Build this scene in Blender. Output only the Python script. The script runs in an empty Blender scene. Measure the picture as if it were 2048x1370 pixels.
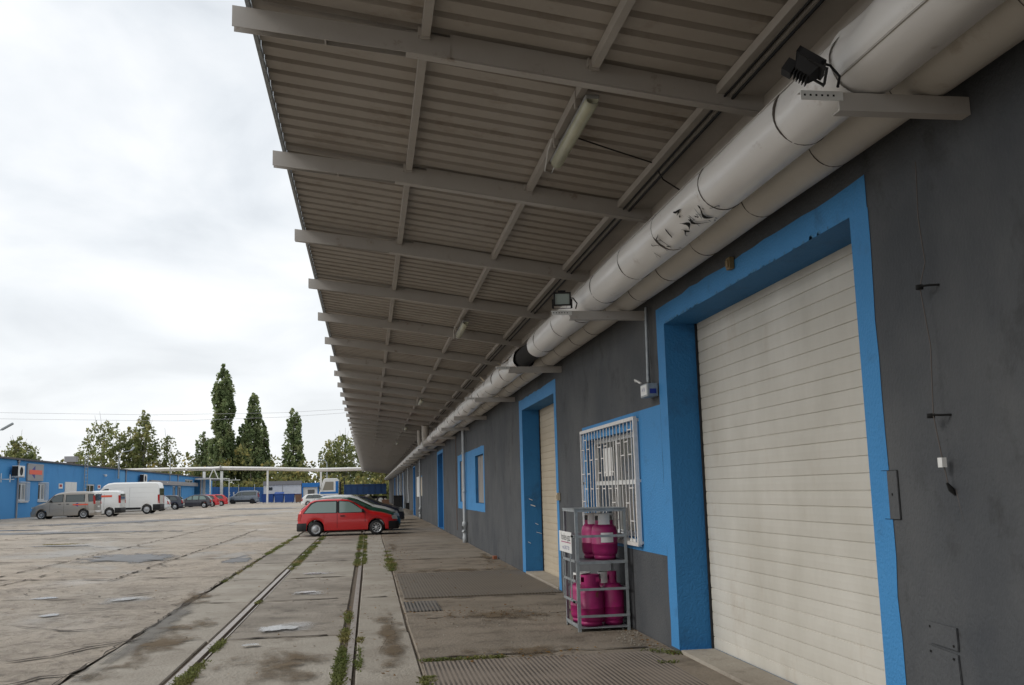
import bpy, math, random
import numpy as np
from mathutils import Vector, Matrix
R = math.radians
sc = bpy.context.scene
COL = sc.collection
random.seed(7); np.random.seed(7)

# ---------------------------------------------------------------- camera
cd = bpy.data.cameras.new('Camera'); cam = bpy.data.objects.new('Camera', cd); COL.objects.link(cam)
YAW, PITCH, ROLL, FPX = 8.434, 8.541, -1.481, 1965.48
def cam_rows():
    y, p, r = R(YAW), R(PITCH), R(ROLL)
    F = Vector((math.sin(y)*math.cos(p), math.cos(y)*math.cos(p), math.sin(p)))
    r0 = Vector((math.cos(y), -math.sin(y), 0)); u0 = r0.cross(F)
    return math.cos(r)*r0+math.sin(r)*u0, -math.sin(r)*r0+math.cos(r)*u0, F
rr, uu, ff = cam_rows()
cam.matrix_world = Matrix(((rr.x, uu.x, -ff.x, 0), (rr.y, uu.y, -ff.y, 0), (rr.z, uu.z, -ff.z, 1.6), (0, 0, 0, 1)))
cd.sensor_width = 36; cd.lens = FPX/2048*36; cd.clip_start = .05; cd.clip_end = 4000
sc.camera = cam

# ---------------------------------------------------------------- world, sun, exposure
SUN_EL, SUN_AZ = 36, -104           # azimuth from +Y towards +X: the sun stands to the left
w = bpy.data.worlds.new('World'); sc.world = w; w.use_nodes = True
nt = w.node_tree; N = nt.nodes; LK = nt.links; N.clear()
def nd(t, **k):
    n = N.new(t)
    for a, b in k.items(): setattr(n, a, b)
    return n
out = nd('ShaderNodeOutputWorld'); bg = nd('ShaderNodeBackground'); LK.new(bg.outputs[0], out.inputs[0])
bg.inputs[1].default_value = 0.1
sky = nd('ShaderNodeTexSky', sky_type='NISHITA', sun_disc=False, sun_elevation=R(SUN_EL), sun_rotation=R(SUN_AZ), air_density=1, dust_density=3)
tc = nd('ShaderNodeTexCoord'); sep = nd('ShaderNodeSeparateXYZ'); LK.new(tc.outputs['Generated'], sep.inputs[0])
zz = nd('ShaderNodeMath', operation='MAXIMUM'); LK.new(sep.outputs[2], zz.inputs[0]); zz.inputs[1].default_value = 0
za = nd('ShaderNodeMath', operation='ADD'); LK.new(zz.outputs[0], za.inputs[0]); za.inputs[1].default_value = .32
comb = nd('ShaderNodeCombineXYZ')
for i in (0, 1):
    dv = nd('ShaderNodeMath', operation='DIVIDE'); LK.new(sep.outputs[i], dv.inputs[0]); LK.new(za.outputs[0], dv.inputs[1]); LK.new(dv.outputs[0], comb.inputs[i])
no = nd('ShaderNodeTexNoise'); no.inputs['Scale'].default_value = 2.1; no.inputs['Detail'].default_value = 7; no.inputs['Roughness'].default_value = .5; no.inputs['Distortion'].default_value = .35
LK.new(comb.outputs[0], no.inputs['Vector'])
cr = nd('ShaderNodeValToRGB'); LK.new(no.outputs[0], cr.inputs[0])
e = cr.color_ramp.elements; e[0].position = .36; e[0].color = (7.0, 7.4, 7.85, 1); e[1].position = .60; e[1].color = (10.0, 10.2, 10.4, 1)
m_ = cr.color_ramp.elements.new(.46); m_.color = (8.3, 8.7, 9.1, 1)
# brighter band of cloud low over the horizon
hz = nd('ShaderNodeMapRange'); LK.new(zz.outputs[0], hz.inputs[0]); hz.inputs[1].default_value = .0; hz.inputs[2].default_value = .3; hz.inputs[3].default_value = .6; hz.inputs[4].default_value = 0
mh = nd('ShaderNodeMixRGB'); LK.new(hz.outputs[0], mh.inputs[0]); LK.new(cr.outputs[0], mh.inputs[1]); mh.inputs[2].default_value = (10.8, 10.9, 10.9, 1)
mx = nd('ShaderNodeMixRGB'); mx.inputs[0].default_value = .9; LK.new(sky.outputs[0], mx.inputs[1]); LK.new(mh.outputs[0], mx.inputs[2])
LK.new(mx.outputs[0], bg.inputs[0])
sl = bpy.data.lights.new('sun', 'SUN'); sl.energy = 1.3; sl.angle = R(22); sl.color = (1, .96, .9)
so = bpy.data.objects.new('sun', sl); COL.objects.link(so)
d = Vector((math.sin(R(SUN_AZ))*math.cos(R(SUN_EL)), math.cos(R(SUN_AZ))*math.cos(R(SUN_EL)), math.sin(R(SUN_EL))))
so.rotation_euler = d.to_track_quat('Z', 'Y').to_euler()
sc.view_settings.view_transform = 'Standard'; sc.view_settings.look = 'None'
sc.view_settings.exposure = 0.12; sc.view_settings.gamma = 1
sc.render.engine = 'CYCLES'; sc.cycles.samples = 128; sc.cycles.use_denoising = True; sc.cycles.max_bounces = 7; sc.cycles.diffuse_bounces = 5

# ---------------------------------------------------------------- materials
def pmat(name, c, rough=.6, c2=None, scale=3, amt=.5, bump=0, bscale=40, metal=0, stretch=(1, 1, 1), c3=None, s3=.6, t3=(.55, .7), spec=.4, trans=0, detail=5, coord='Object', world=True):
    m = bpy.data.materials.new(name); m.use_nodes = True
    n = m.node_tree.nodes; l = m.node_tree.links; b = n['Principled BSDF']
    b.inputs['Base Color'].default_value = (*c, 1); b.inputs['Roughness'].default_value = rough; b.inputs['Metallic'].default_value = metal
    b.inputs['Specular IOR Level'].default_value = spec
    if c2 or bump:
        if world:
            g = n.new('ShaderNodeNewGeometry'); src = g.outputs['Position']
        else:
            g = n.new('ShaderNodeTexCoord'); src = g.outputs['Object']
        mp = n.new('ShaderNodeMapping'); mp.inputs['Scale'].default_value = stretch; l.new(src, mp.inputs[0])
    if c2:
        t = n.new('ShaderNodeTexNoise'); t.inputs['Scale'].default_value = scale; t.inputs['Detail'].default_value = detail; t.inputs['Roughness'].default_value = .62
        l.new(mp.outputs[0], t.inputs['Vector'])
        r = n.new('ShaderNodeValToRGB'); r.color_ramp.elements[0].position = .5-amt*.4; r.color_ramp.elements[1].position = .5+amt*.4
        r.color_ramp.elements[0].color = (*c, 1); r.color_ramp.elements[1].color = (*c2, 1)
        l.new(t.outputs[0], r.inputs[0]); last = r.outputs[0]
        if c3:
            t3_ = n.new('ShaderNodeTexNoise'); t3_.inputs['Scale'].default_value = s3; t3_.inputs['Detail'].default_value = 8; t3_.inputs['Roughness'].default_value = .7
            l.new(mp.outputs[0], t3_.inputs['Vector'])
            mr = n.new('ShaderNodeMapRange'); mr.inputs[1].default_value = t3[0]; mr.inputs[2].default_value = t3[1]; l.new(t3_.outputs[0], mr.inputs[0])
            mm = n.new('ShaderNodeMixRGB'); l.new(mr.outputs[0], mm.inputs[0]); l.new(last, mm.inputs[1]); mm.inputs[2].default_value = (*c3, 1); last = mm.outputs[0]
        l.new(last, b.inputs['Base Color'])
    if bump:
        t2 = n.new('ShaderNodeTexNoise'); t2.inputs['Scale'].default_value = bscale; t2.inputs['Detail'].default_value = 6; l.new(mp.outputs[0], t2.inputs['Vector'])
        bp = n.new('ShaderNodeBump'); bp.inputs['Strength'].default_value = min(1, bump); bp.inputs['Distance'].default_value = .02; l.new(t2.outputs[0], bp.inputs['Height']); l.new(bp.outputs[0], b.inputs['Normal'])
    if trans:
        b.inputs['Transmission Weight'].default_value = trans
    return m

def leaf_mat(name, c, c2, c3):
    m = bpy.data.materials.new(name); m.use_nodes = True
    n = m.node_tree.nodes; l = m.node_tree.links; b = n['Principled BSDF']
    g = n.new('ShaderNodeNewGeometry')
    t = n.new('ShaderNodeTexNoise'); t.inputs['Scale'].default_value = .55; t.inputs['Detail'].default_value = 4; l.new(g.outputs['Position'], t.inputs['Vector'])
    r = n.new('ShaderNodeValToRGB'); e = r.color_ramp.elements; e[0].position = .35; e[0].color = (*c, 1); e[1].position = .68; e[1].color = (*c3, 1)
    x = e.new(.52); x.color = (*c2, 1); l.new(t.outputs[0], r.inputs[0])
    hs = n.new('ShaderNodeHueSaturation'); l.new(r.outputs[0], hs.inputs['Color'])
    mr = n.new('ShaderNodeMapRange'); mr.inputs[3].default_value = .6; mr.inputs[4].default_value = 1.5
    l.new(g.outputs['Random Per Island'], mr.inputs[0]); l.new(mr.outputs[0], hs.inputs['Value'])
    l.new(hs.outputs[0], b.inputs['Base Color']); b.inputs['Roughness'].default_value = .6; b.inputs['Specular IOR Level'].default_value = .25
    tr = n.new('ShaderNodeBsdfTranslucent'); l.new(hs.outputs[0], tr.inputs[0])
    ms = n.new('ShaderNodeMixShader'); ms.inputs[0].default_value = .5; l.new(b.outputs[0], ms.inputs[1]); l.new(tr.outputs[0], ms.inputs[2])
    l.new(ms.outputs[0], n['Material Output'].inputs[0])
    return m

M = {}
M['grey_wall'] = pmat('grey render', (.052, .057, .064), .85, (.088, .091, .094), .9, .4, .45, 45, stretch=(1, 1, .8), c3=(.034, .035, .036), s3=2.2, t3=(.56, .75))
M['upper_wall'] = pmat('upper wall paint', (.16, .14, .12), .8, (.2, .18, .155), 2, .6, .2, 40)
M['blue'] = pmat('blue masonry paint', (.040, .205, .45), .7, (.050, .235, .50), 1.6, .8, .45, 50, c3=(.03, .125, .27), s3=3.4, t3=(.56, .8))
M['blue_shaded_dirty'] = pmat('shaded blue recess paint', (.018, .135, .32), .7, (.025, .165, .38), 1.2, .8, .45, 50, c3=(.018, .07, .15), s3=1.5, t3=(.54, .8))  # same blue paint, recess shade put into its base colour; blotches are grime
M['left_blue'] = pmat('left building blue paint', (.04, .22, .50), .75, (.06, .265, .55), .35, .7, .15, 20, stretch=(1, 1, .6), c3=(.03, .18, .42), s3=.5, t3=(.55, .75))
M['left_pale'] = pmat('pale blue patch', (.09, .32, .6), .75)
M['shutter'] = pmat('cream shutter', (.60, .575, .515), .5, (.48, .455, .395), 1.3, .45, .06, 30, c3=(.40, .33, .25), s3=1.6, t3=(.58, .9), stretch=(1, 1, .5))
M['shutter_tan'] = pmat('tan shutter', (.52, .45, .34), .6, (.42, .35, .25), 1.3, .7)
M['dark'] = pmat('black rubber', (.012, .012, .013), .7)
M['darkgap'] = pmat('dark gap', (.006, .006, .006), .9)
M['sheet'] = pmat('painted roof sheet', (.40, .365, .325), .6, (.31, .275, .235), 1.2, .7, c3=(.20, .155, .11), s3=2.3, t3=(.56, .82))
M['beam'] = pmat('painted steel beam', (.46, .44, .41), .55, (.40, .37, .34), 2, .7, c3=(.2, .14, .09), s3=5, t3=(.6, .78))
M['purlin'] = pmat('purlin paint', (.45, .42, .38), .6, (.36, .33, .3), 3, .7)
M['pipe'] = pmat('painted pipe cladding', (.80, .79, .77), .33, (.70, .68, .65), 1.8, .7, .10, 9, stretch=(1, .6, 1), c3=(.30, .23, .17), s3=4.2, t3=(.62, .80))
M['pipe2'] = pmat('beige pipe cladding', (.54, .51, .46), .55, (.46, .43, .38), 1.8, .7, .10, 9, c3=(.3, .24, .18), s3=3, t3=(.6, .8))
M['white_pvc'] = pmat('grey plastic pipe', (.45, .48, .50), .4, (.38, .40, .41), 5, .6)
M['galv'] = pmat('galvanised steel', (.38, .41, .42), .45, (.22, .24, .25), 12, .6, metal=.35)
M['white'] = pmat('white paint', (.72, .72, .70), .45, (.62, .62, .60), 8, .6)
M['grille'] = pmat('white grille paint', (.70, .68, .66), .5, (.55, .52, .49), 14, .6)
M['magenta'] = pmat('magenta enamel', (.36, .014, .13), .45, (.25, .012, .09), 5, .4, c3=(.17, .06, .04), s3=11, t3=(.58, .70))
M['rust'] = pmat('rusty steel', (.12, .06, .035), .8, (.2, .12, .08), 12, .7)
M['bandmetal'] = pmat('pipe strap', (.10, .085, .075), .6)
M['rail'] = pmat('rail steel', (.42, .39, .36), .4, (.27, .21, .17), 9, .7, metal=.3)
M['glass'] = pmat('window glass', (.02, .022, .022), .06, spec=.8)
M['glass_lit'] = pmat('window interior', (.10, .10, .09), .12, (.03, .03, .03), 6, .5, spec=.7)
M['lamp_cover'] = pmat('yellowed lamp diffuser', (.5, .5, .36), .25, (.40, .40, .30), 5, .6)
M['lamp_body'] = pmat('grey lamp body', (.25, .25, .24), .5)
M['frost'] = pmat('floodlight glass', (.3, .36, .34), .15)
M['concrete'] = pmat('concrete slab', (.33, .29, .24), .75, (.20, .172, .138), .9, .38, .7, 26, c3=(.11, .09, .07), s3=2.1, t3=(.52, .70), detail=9)
M['walk'] = pmat('walkway concrete', (.27, .225, .175), .8, (.17, .14, .105), .8, .38, .7, 24, c3=(.10, .078, .055), s3=1.6, t3=(.52, .72), detail=9)
M['walk_b'] = pmat('paler walkway concrete', (.29, .25, .20), .8, (.19, .16, .125), .9, .38, .7, 24, c3=(.12, .092, .065), s3=2, t3=(.54, .74), detail=9)
M['concrete_b'] = pmat('pale concrete slab', (.38, .345, .29), .78, (.28, .245, .20), .9, .38, .6, 30, c3=(.17, .14, .11), s3=2.6, t3=(.54, .74), detail=9)
M['soil'] = pmat('joint dirt', (.09, .07, .05), .95, (.17, .135, .10), 8, .6, .5, 40)
M['asphalt'] = pmat('asphalt patch', (.10, .10, .10), .7, (.15, .145, .14), 3, .7, .4, 60)
M['wet'] = pmat('damp film', (.15, .14, .13), .16, (.24, .22, .2), 1.4, .6, .15, 8, spec=.6)
M['puddle'] = pmat('puddle water', (.10, .095, .09), .03, spec=.9)
M['bark'] = pmat('bark', (.08, .065, .05), .9, (.14, .12, .1), 3, .6)
M['birch_bark'] = pmat('pale bark', (.35, .33, .3), .9, (.1, .09, .08), 3, .6)
M['leafpoplar'] = leaf_mat('poplar leaves', (.15, .20, .09), (.21, .265, .12), (.32, .34, .17))
M['leafbirch'] = leaf_mat('birch leaves', (.16, .195, .08), (.25, .275, .11), (.42, .38, .17))
M['leafbush'] = leaf_mat('bush leaves', (.12, .145, .055), (.21, .215, .08), (.38, .30, .10))
M['weed'] = leaf_mat('weed leaves', (.10, .125, .035), (.16, .175, .055), (.27, .21, .09))
M['litter'] = leaf_mat('dead leaves', (.12, .06, .02), (.2, .11, .04), (.3, .18, .05))
M['orange'] = pmat('orange print', (.72, .10, .05), .5)
M['navy'] = pmat('navy print', (.015, .03, .22), .5)
M['signgrey'] = pmat('grey sign board', (.28, .28, .29), .6)
M['roofedge'] = pmat('dark roof edge', (.07, .07, .08), .7)
M['containerwhite'] = pmat('white cabin panel', (.55, .58, .63), .5, (.48, .5, .55), 2, .6)
M['greyroof'] = pmat('grey bitumen roof', (.13, .13, .14), .85)
M['skipblue'] = pmat('blue skip paint', (.012, .05, .24), .6, (.02, .08, .3), 2, .7, c3=(.03, .025, .03), s3=1.5, t3=(.6, .7))
M['fenceblue'] = pmat('blue sheet fence', (.010, .065, .20), .6, (.016, .085, .25), 1, .7)
M['boothblue'] = pmat('booth blue', (.012, .14, .42), .5)
M['redpaint'] = pmat('red post', (.35, .03, .03), .6)
M['brick'] = pmat('red brick', (.25, .09, .05), .9)
M['paper'] = pmat('white paper', (.7, .7, .68), .7)
M['yellow'] = pmat('yellow machine', (.6, .35, .02), .5)
M['rimmetal'] = pmat('wheel trim', (.42, .43, .44), .35, metal=.5)
M['lightclear'] = pmat('headlight lens', (.4, .42, .42), .12)
M['lightred'] = pmat('tail light lens', (.4, .02, .015), .2)
M['plate'] = pmat('number plate', (.7, .7, .66), .5)
M['carglass'] = pmat('tinted car glass', (.045, .06, .058), .05, spec=.9)
M['carglasspale'] = pmat('clear car glass', (.17, .24, .22), .08, spec=.9)

def ground_material():
    m = bpy.data.materials.new('yard concrete'); m.use_nodes = True
    n = m.node_tree.nodes; l = m.node_tree.links; b = n['Principled BSDF']
    g = n.new('ShaderNodeNewGeometry')
    def noise(scale, detail=6, rough=.6, st=(1, 1, 1), dist=0):
        mp = n.new('ShaderNodeMapping'); mp.inputs['Scale'].default_value = st; l.new(g.outputs['Position'], mp.inputs[0])
        t = n.new('ShaderNodeTexNoise'); t.inputs['Scale'].default_value = scale; t.inputs['Detail'].default_value = detail; t.inputs['Roughness'].default_value = rough; t.inputs['Distortion'].default_value = dist
        l.new(mp.outputs[0], t.inputs['Vector']); return t.outputs[0]
    def rng(s, a, b_, c=0, d=1):
        r = n.new('ShaderNodeMapRange'); r.inputs[1].default_value = a; r.inputs[2].default_value = b_; r.inputs[3].default_value = c; r.inputs[4].default_value = d; l.new(s, r.inputs[0]); return r.outputs[0]
    def mix(f, a, b_, mode='MIX'):
        x = n.new('ShaderNodeMixRGB'); x.blend_type = mode
        if isinstance(f, float): x.inputs[0].default_value = f
        else: l.new(f, x.inputs[0])
        for i, v in ((1, a), (2, b_)):
            if isinstance(v, tuple): x.inputs[i].default_value = (*v, 1)
            else: l.new(v, x.inputs[i])
        return x.outputs[0]
    big = noise(.14, 4, .6, (1, .5, 1)); mid = noise(.9, 9, .72, (1, .8, 1)); fine = noise(14, 6, .7)
    col = mix(rng(big, .4, .62), (.54, .455, .36), (.45, .40, .335))
    col = mix(rng(mid, .45, .72), col, (.28, .235, .185))
    col = mix(rng(fine, .35, .75, 0, .45), col, (.2, .165, .13))
    pale = noise(.2, 6, .65, (1, .55, 1), .6)
    col = mix(rng(pale, .56, .64, 0, .75), col, (.44, .425, .40))
    # darker band of old repair asphalt
    asph = noise(.12, 8, .7, (1, .5, 1), .5)
    am = rng(asph, .60, .65, 0, .75); col = mix(am, col, (.19, .185, .18))
    # long thin cracks: ridges of a stretched noise, broken up
    def crack(scale, st, wdt, dist):
        c = noise(scale, 5, .55, st, dist)
        s = n.new('ShaderNodeMath'); s.operation = 'SUBTRACT'; l.new(c, s.inputs[0]); s.inputs[1].default_value = .5
        a = n.new('ShaderNodeMath'); a.operation = 'ABSOLUTE'; l.new(s.outputs[0], a.inputs[0])
        return rng(a.outputs[0], wdt, 0, 0, 1)
    near = noise(.35, 4)
    ck = n.new('ShaderNodeMath'); ck.operation = 'MAXIMUM'
    l.new(crack(.45, (.6, .8, 1), .0035, .8), ck.inputs[0]); l.new(crack(.9, (.7, .7, 1), .004, 1.0), ck.inputs[1])
    ckm = n.new('ShaderNodeMath'); ckm.operation = 'MULTIPLY'; l.new(ck.outputs[0], ckm.inputs[0]); l.new(rng(near, .42, .55), ckm.inputs[1])
    col = mix(ckm.outputs[0], col, (.06, .05, .04))
    # worn, broken surface of the near left corner: many short ridges
    sepn = n.new('ShaderNodeSeparateXYZ'); l.new(g.outputs['Position'], sepn.inputs[0])
    nearm = rng(sepn.outputs[1], 30, 15)
    rid = noise(4.2, 9, .78, (1, .7, 1), .4)
    rm = n.new('ShaderNodeMath'); rm.operation = 'MULTIPLY'; l.new(rng(rid, .49, .64, 0, .75), rm.inputs[0]); l.new(nearm, rm.inputs[1])
    col = mix(rm.outputs[0], col, (.15, .122, .095))
    l.new(col, b.inputs['Base Color'])
    wet = noise(.3, 5, .55, (1, .6, 1)); ro = rng(wet, .58, .68, .75, .35); l.new(ro, b.inputs['Roughness'])
    bp = n.new('ShaderNodeBump'); bp.inputs['Strength'].default_value = 1; bp.inputs['Distance'].default_value = .05
    hsum = n.new('ShaderNodeMath'); hsum.operation = 'ADD'; l.new(rid, hsum.inputs[0]); l.new(noise(20, 5, .7), hsum.inputs[1])
    h2 = n.new('ShaderNodeMath'); h2.operation = 'SUBTRACT'; l.new(hsum.outputs[0], h2.inputs[0]); l.new(ckm.outputs[0], h2.inputs[1])
    l.new(h2.outputs[0], bp.inputs['Height']); l.new(bp.outputs[0], b.inputs['Normal'])
    return m
M['ground'] = ground_material()

def ribbed_material(name, c1, c2, pitch, worn=.5):
    m = bpy.data.materials.new(name); m.use_nodes = True
    n = m.node_tree.nodes; l = m.node_tree.links; b = n['Principled BSDF']
    g = n.new('ShaderNodeNewGeometry'); s = n.new('ShaderNodeSeparateXYZ'); l.new(g.outputs['Position'], s.inputs[0])
    mu = n.new('ShaderNodeMath'); mu.operation = 'MULTIPLY'; mu.inputs[1].default_value = 2*math.pi/pitch; l.new(s.outputs[0], mu.inputs[0])
    si = n.new('ShaderNodeMath'); si.operation = 'SINE'; l.new(mu.outputs[0], si.inputs[0])
    mr = n.new('ShaderNodeMapRange'); mr.inputs[1].default_value = -.3; mr.inputs[2].default_value = .5; l.new(si.outputs[0], mr.inputs[0])
    no = n.new('ShaderNodeTexNoise'); no.inputs['Scale'].default_value = 1.3; no.inputs['Detail'].default_value = 7; l.new(g.outputs['Position'], no.inputs['Vector'])
    mk = n.new('ShaderNodeMapRange'); mk.inputs[1].default_value = .45; mk.inputs[2].default_value = .68; mk.inputs[3].default_value = 1; mk.inputs[4].default_value = .25; l.new(no.outputs[0], mk.inputs[0])
    mm = n.new('ShaderNodeMath'); mm.operation = 'MULTIPLY'; l.new(mr.outputs[0], mm.inputs[0]); l.new(mk.outputs[0], mm.inputs[1])
    x = n.new('ShaderNodeMixRGB'); l.new(mm.outputs[0], x.inputs[0]); x.inputs[1].default_value = (*c1, 1); x.inputs[2].default_value = (*c2, 1)
    l.new(x.outputs[0], b.inputs['Base Color']); b.inputs['Roughness'].default_value = .75
    bp = n.new('ShaderNodeBump'); bp.inputs['Strength'].default_value = .6; bp.inputs['Distance'].default_value = .004; bp.invert = True; l.new(mm.outputs[0], bp.inputs['Height']); l.new(bp.outputs[0], b.inputs['Normal'])
    return m
M['ribbed'] = ribbed_material('ribbed ramp plate', (.25, .205, .165), (.085, .07, .055), .042)
M['ribbed_dark'] = ribbed_material('dark ribbed ramp plate', (.15, .125, .097), (.105, .087, .068), .05)
M['grate'] = ribbed_material('drain grate', (.17, .15, .13), (.03, .028, .025), .05)

# ---------------------------------------------------------------- helpers
def g(x, y):
    return .017*max(0, min(24, -x-2)) + .0025*max(0, min(160, y-12))

class MB:
    def __init__(s): s.v = []; s.f = []; s.mi = []; s.cur = 0; s.sm = []
    def add(s, vs, fs, smooth=False):
        o = len(s.v); s.v += [tuple(v) for v in vs]
        for f in fs: s.f.append(tuple(i+o for i in f)); s.mi.append(s.cur); s.sm.append(smooth)
    def box(s, a, b):
        x0, y0, z0 = a; x1, y1, z1 = b
        s.add([(x0, y0, z0), (x1, y0, z0), (x1, y1, z0), (x0, y1, z0), (x0, y0, z1), (x1, y0, z1), (x1, y1, z1), (x0, y1, z1)],
              [(3, 2, 1, 0), (4, 5, 6, 7), (0, 1, 5, 4), (1, 2, 6, 5), (2, 3, 7, 6), (3, 0, 4, 7)])
    def hexa(s, p): # 8 points bottom 4, top 4
        s.add(p, [(3, 2, 1, 0), (4, 5, 6, 7), (0, 1, 5, 4), (1, 2, 6, 5), (2, 3, 7, 6), (3, 0, 4, 7)])
    def bar(s, p, q, w=.05, h=None, up=(0, 0, 1)):
        h = h or w; p = Vector(p); q = Vector(q); d = (q-p).normalized(); u = Vector(up)
        if abs(d.dot(u)) > .95: u = Vector((1, 0, 0))
        a = d.cross(u).normalized(); b = a.cross(d).normalized()
        c = [p+a*i*w/2+b*j*h/2 for i, j in ((-1, -1), (1, -1), (1, 1), (-1, 1))] + [q+a*i*w/2+b*j*h/2 for i, j in ((-1, -1), (1, -1), (1, 1), (-1, 1))]
        s.add(c, [(0, 1, 2, 3), (7, 6, 5, 4), (0, 4, 5, 1), (1, 5, 6, 2), (2, 6, 7, 3), (3, 7, 4, 0)])
    def tube(s, pts, r, n=12, cap=True, smooth=True):
        pts = [Vector(p) for p in pts]; rs = r if isinstance(r, (list, tuple)) else [r]*len(pts)
        rings = []; prev = None
        for i, p in enumerate(pts):
            d = (pts[min(i+1, len(pts)-1)]-pts[max(i-1, 0)]).normalized()
            if prev is None:
                u = Vector((0, 0, 1)) if abs(d.z) < .9 else Vector((1, 0, 0)); a = d.cross(u).normalized()
            else: a = (prev-d*prev.dot(d)).normalized()
            prev = a; b = d.cross(a)
            rings.append([p+(a*math.cos(t)+b*math.sin(t))*rs[i] for t in [2*math.pi*k/n for k in range(n)]])
        vs = [v for rg in rings for v in rg]; fs = []
        for i in range(len(pts)-1):
            for k in range(n): fs.append((i*n+k, i*n+(k+1) % n, (i+1)*n+(k+1) % n, (i+1)*n+k))
        s.add(vs, fs, smooth)
        if cap:
            s.add(rings[0], [tuple(range(n))[::-1]]); s.add(rings[-1], [tuple(range(n))])
    def lathe(s, prof, c=(0, 0, 0), n=24, axis='z', smooth=True):
        vs = []; fs = []
        for r, h in prof:
            for k in range(n):
                t = 2*math.pi*k/n; a, b = r*math.cos(t), r*math.sin(t)
                vs.append({'z': (c[0]+a, c[1]+b, c[2]+h), 'y': (c[0]+a, c[1]+h, c[2]+b), 'x': (c[0]+h, c[1]+a, c[2]+b)}[axis])
        for i in range(len(prof)-1):
            for k in range(n): fs.append((i*n+k, i*n+(k+1) % n, (i+1)*n+(k+1) % n, (i+1)*n+k))
        s.add(vs, fs, smooth)
    def quad(s, a, b, c, d): s.add([a, b, c, d], [(0, 1, 2, 3)])
    def poly(s, pts): s.add(pts, [tuple(range(len(pts)))])
    def prism(s, poly, fn0, fn1):
        n = len(poly); vs = [fn0(*p) for p in poly]+[fn1(*p) for p in poly]
        s.add(vs, [tuple(range(n))[::-1], tuple(range(n, 2*n))]+[(i, (i+1) % n, n+(i+1) % n, n+i) for i in range(n)])
    def build(s, name, mat, parent=None, bevel=0):
        o = Vector((0, 0, 0))
        if parent is not None:
            p = parent
            while p is not None: o = o+p.location; p = p.parent
        me = bpy.data.meshes.new(name); me.from_pydata([(v[0]-o.x, v[1]-o.y, v[2]-o.z) for v in s.v], [], s.f)
        for m in (mat if isinstance(mat, (list, tuple)) else [mat]): me.materials.append(m)
        me.polygons.foreach_set('material_index', s.mi); me.polygons.foreach_set('use_smooth', s.sm); me.update()
        ob = bpy.data.objects.new(name, me); COL.objects.link(ob)
        if parent is not None: ob.parent = parent
        if bevel:
            b = ob.modifiers.new('bevel', 'BEVEL'); b.width = bevel; b.segments = 2; b.limit_method = 'ANGLE'
        return ob

def tag(o, label, cat, group=None, kind=None):
    if label: o['label'] = label
    if cat: o['category'] = cat
    if group: o['group'] = group
    if kind: o['kind'] = kind
    return o
def empty(name, loc, label, cat, group=None):
    o = bpy.data.objects.new(name, None); COL.objects.link(o); o.location = loc; o.empty_display_size = .2
    return tag(o, label, cat, group)
def struct(o): o['kind'] = 'structure'; return o
def copy_tree(o, parent=None):
    c = o.copy(); COL.objects.link(c); c.parent = parent
    for ch in list(o.children): copy_tree(ch, c)
    return c
FONTS = {}
def text_mesh(mb, s, size, fn, align='CENTER', extr=0):
    cu = bpy.data.curves.new('t', 'FONT'); cu.body = s; cu.size = size; cu.align_x = align; cu.resolution_u = 3
    ob = bpy.data.objects.new('t', cu); COL.objects.link(ob)
    dg = bpy.context.evaluated_depsgraph_get(); me = bpy.data.meshes.new_from_object(ob.evaluated_get(dg))
    vs = [fn(v.co.x, v.co.y) for v in me.vertices]; mb.add(vs, [tuple(p.vertices) for p in me.polygons])
    bpy.data.objects.remove(ob); bpy.data.meshes.remove(me); bpy.data.curves.remove(cu)

# ---------------------------------------------------------------- ground
def fade_mat(name, c, rough, c2, scale, amt=.25, spec=.5, dens=1.0, wn=1.6, th=1.12):
    m = pmat(name, c, rough, c2, scale, .6, .2, 20, spec=spec); n = m.node_tree.nodes; l = m.node_tree.links; b = n['Principled BSDF']
    a = n.new('ShaderNodeAttribute'); a.attribute_name = 'inner'; g_ = n.new('ShaderNodeNewGeometry')
    mp = n.new('ShaderNodeMapping'); mp.inputs['Scale'].default_value = (1, .6, 1); l.new(g_.outputs['Position'], mp.inputs[0])
    t = n.new('ShaderNodeTexNoise'); t.inputs['Scale'].default_value = 2.2; t.inputs['Detail'].default_value = 9; t.inputs['Roughness'].default_value = .65; l.new(mp.outputs[0], t.inputs['Vector'])
    ad = n.new('ShaderNodeMath'); ad.operation = 'MULTIPLY_ADD'; l.new(t.outputs[0], ad.inputs[0]); ad.inputs[1].default_value = wn; l.new(a.outputs['Fac'], ad.inputs[2])
    mr = n.new('ShaderNodeMapRange'); mr.inputs[1].default_value = th; mr.inputs[2].default_value = th+amt; mr.inputs[4].default_value = dens; l.new(ad.outputs[0], mr.inputs[0]); l.new(mr.outputs[0], b.inputs['Alpha'])
    return m
M['asphalt'] = fade_mat('asphalt patch', (.13, .13, .132), .6, (.19, .188, .185), 3, .2, dens=.95, th=1.02)
M['asphalt_old'] = fade_mat('old asphalt strip', (.19, .18, .165), .85, (.25, .235, .21), 3, .4, .2, dens=.75)
M['wet'] = fade_mat('damp film', (.20, .18, .165), .22, (.27, .25, .225), 1.4, .5, .6, dens=.7)
M['puddle'] = fade_mat('puddle water', (.13, .12, .11), .08, (.2, .18, .16), 2, .10, .8, dens=.9)
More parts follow.
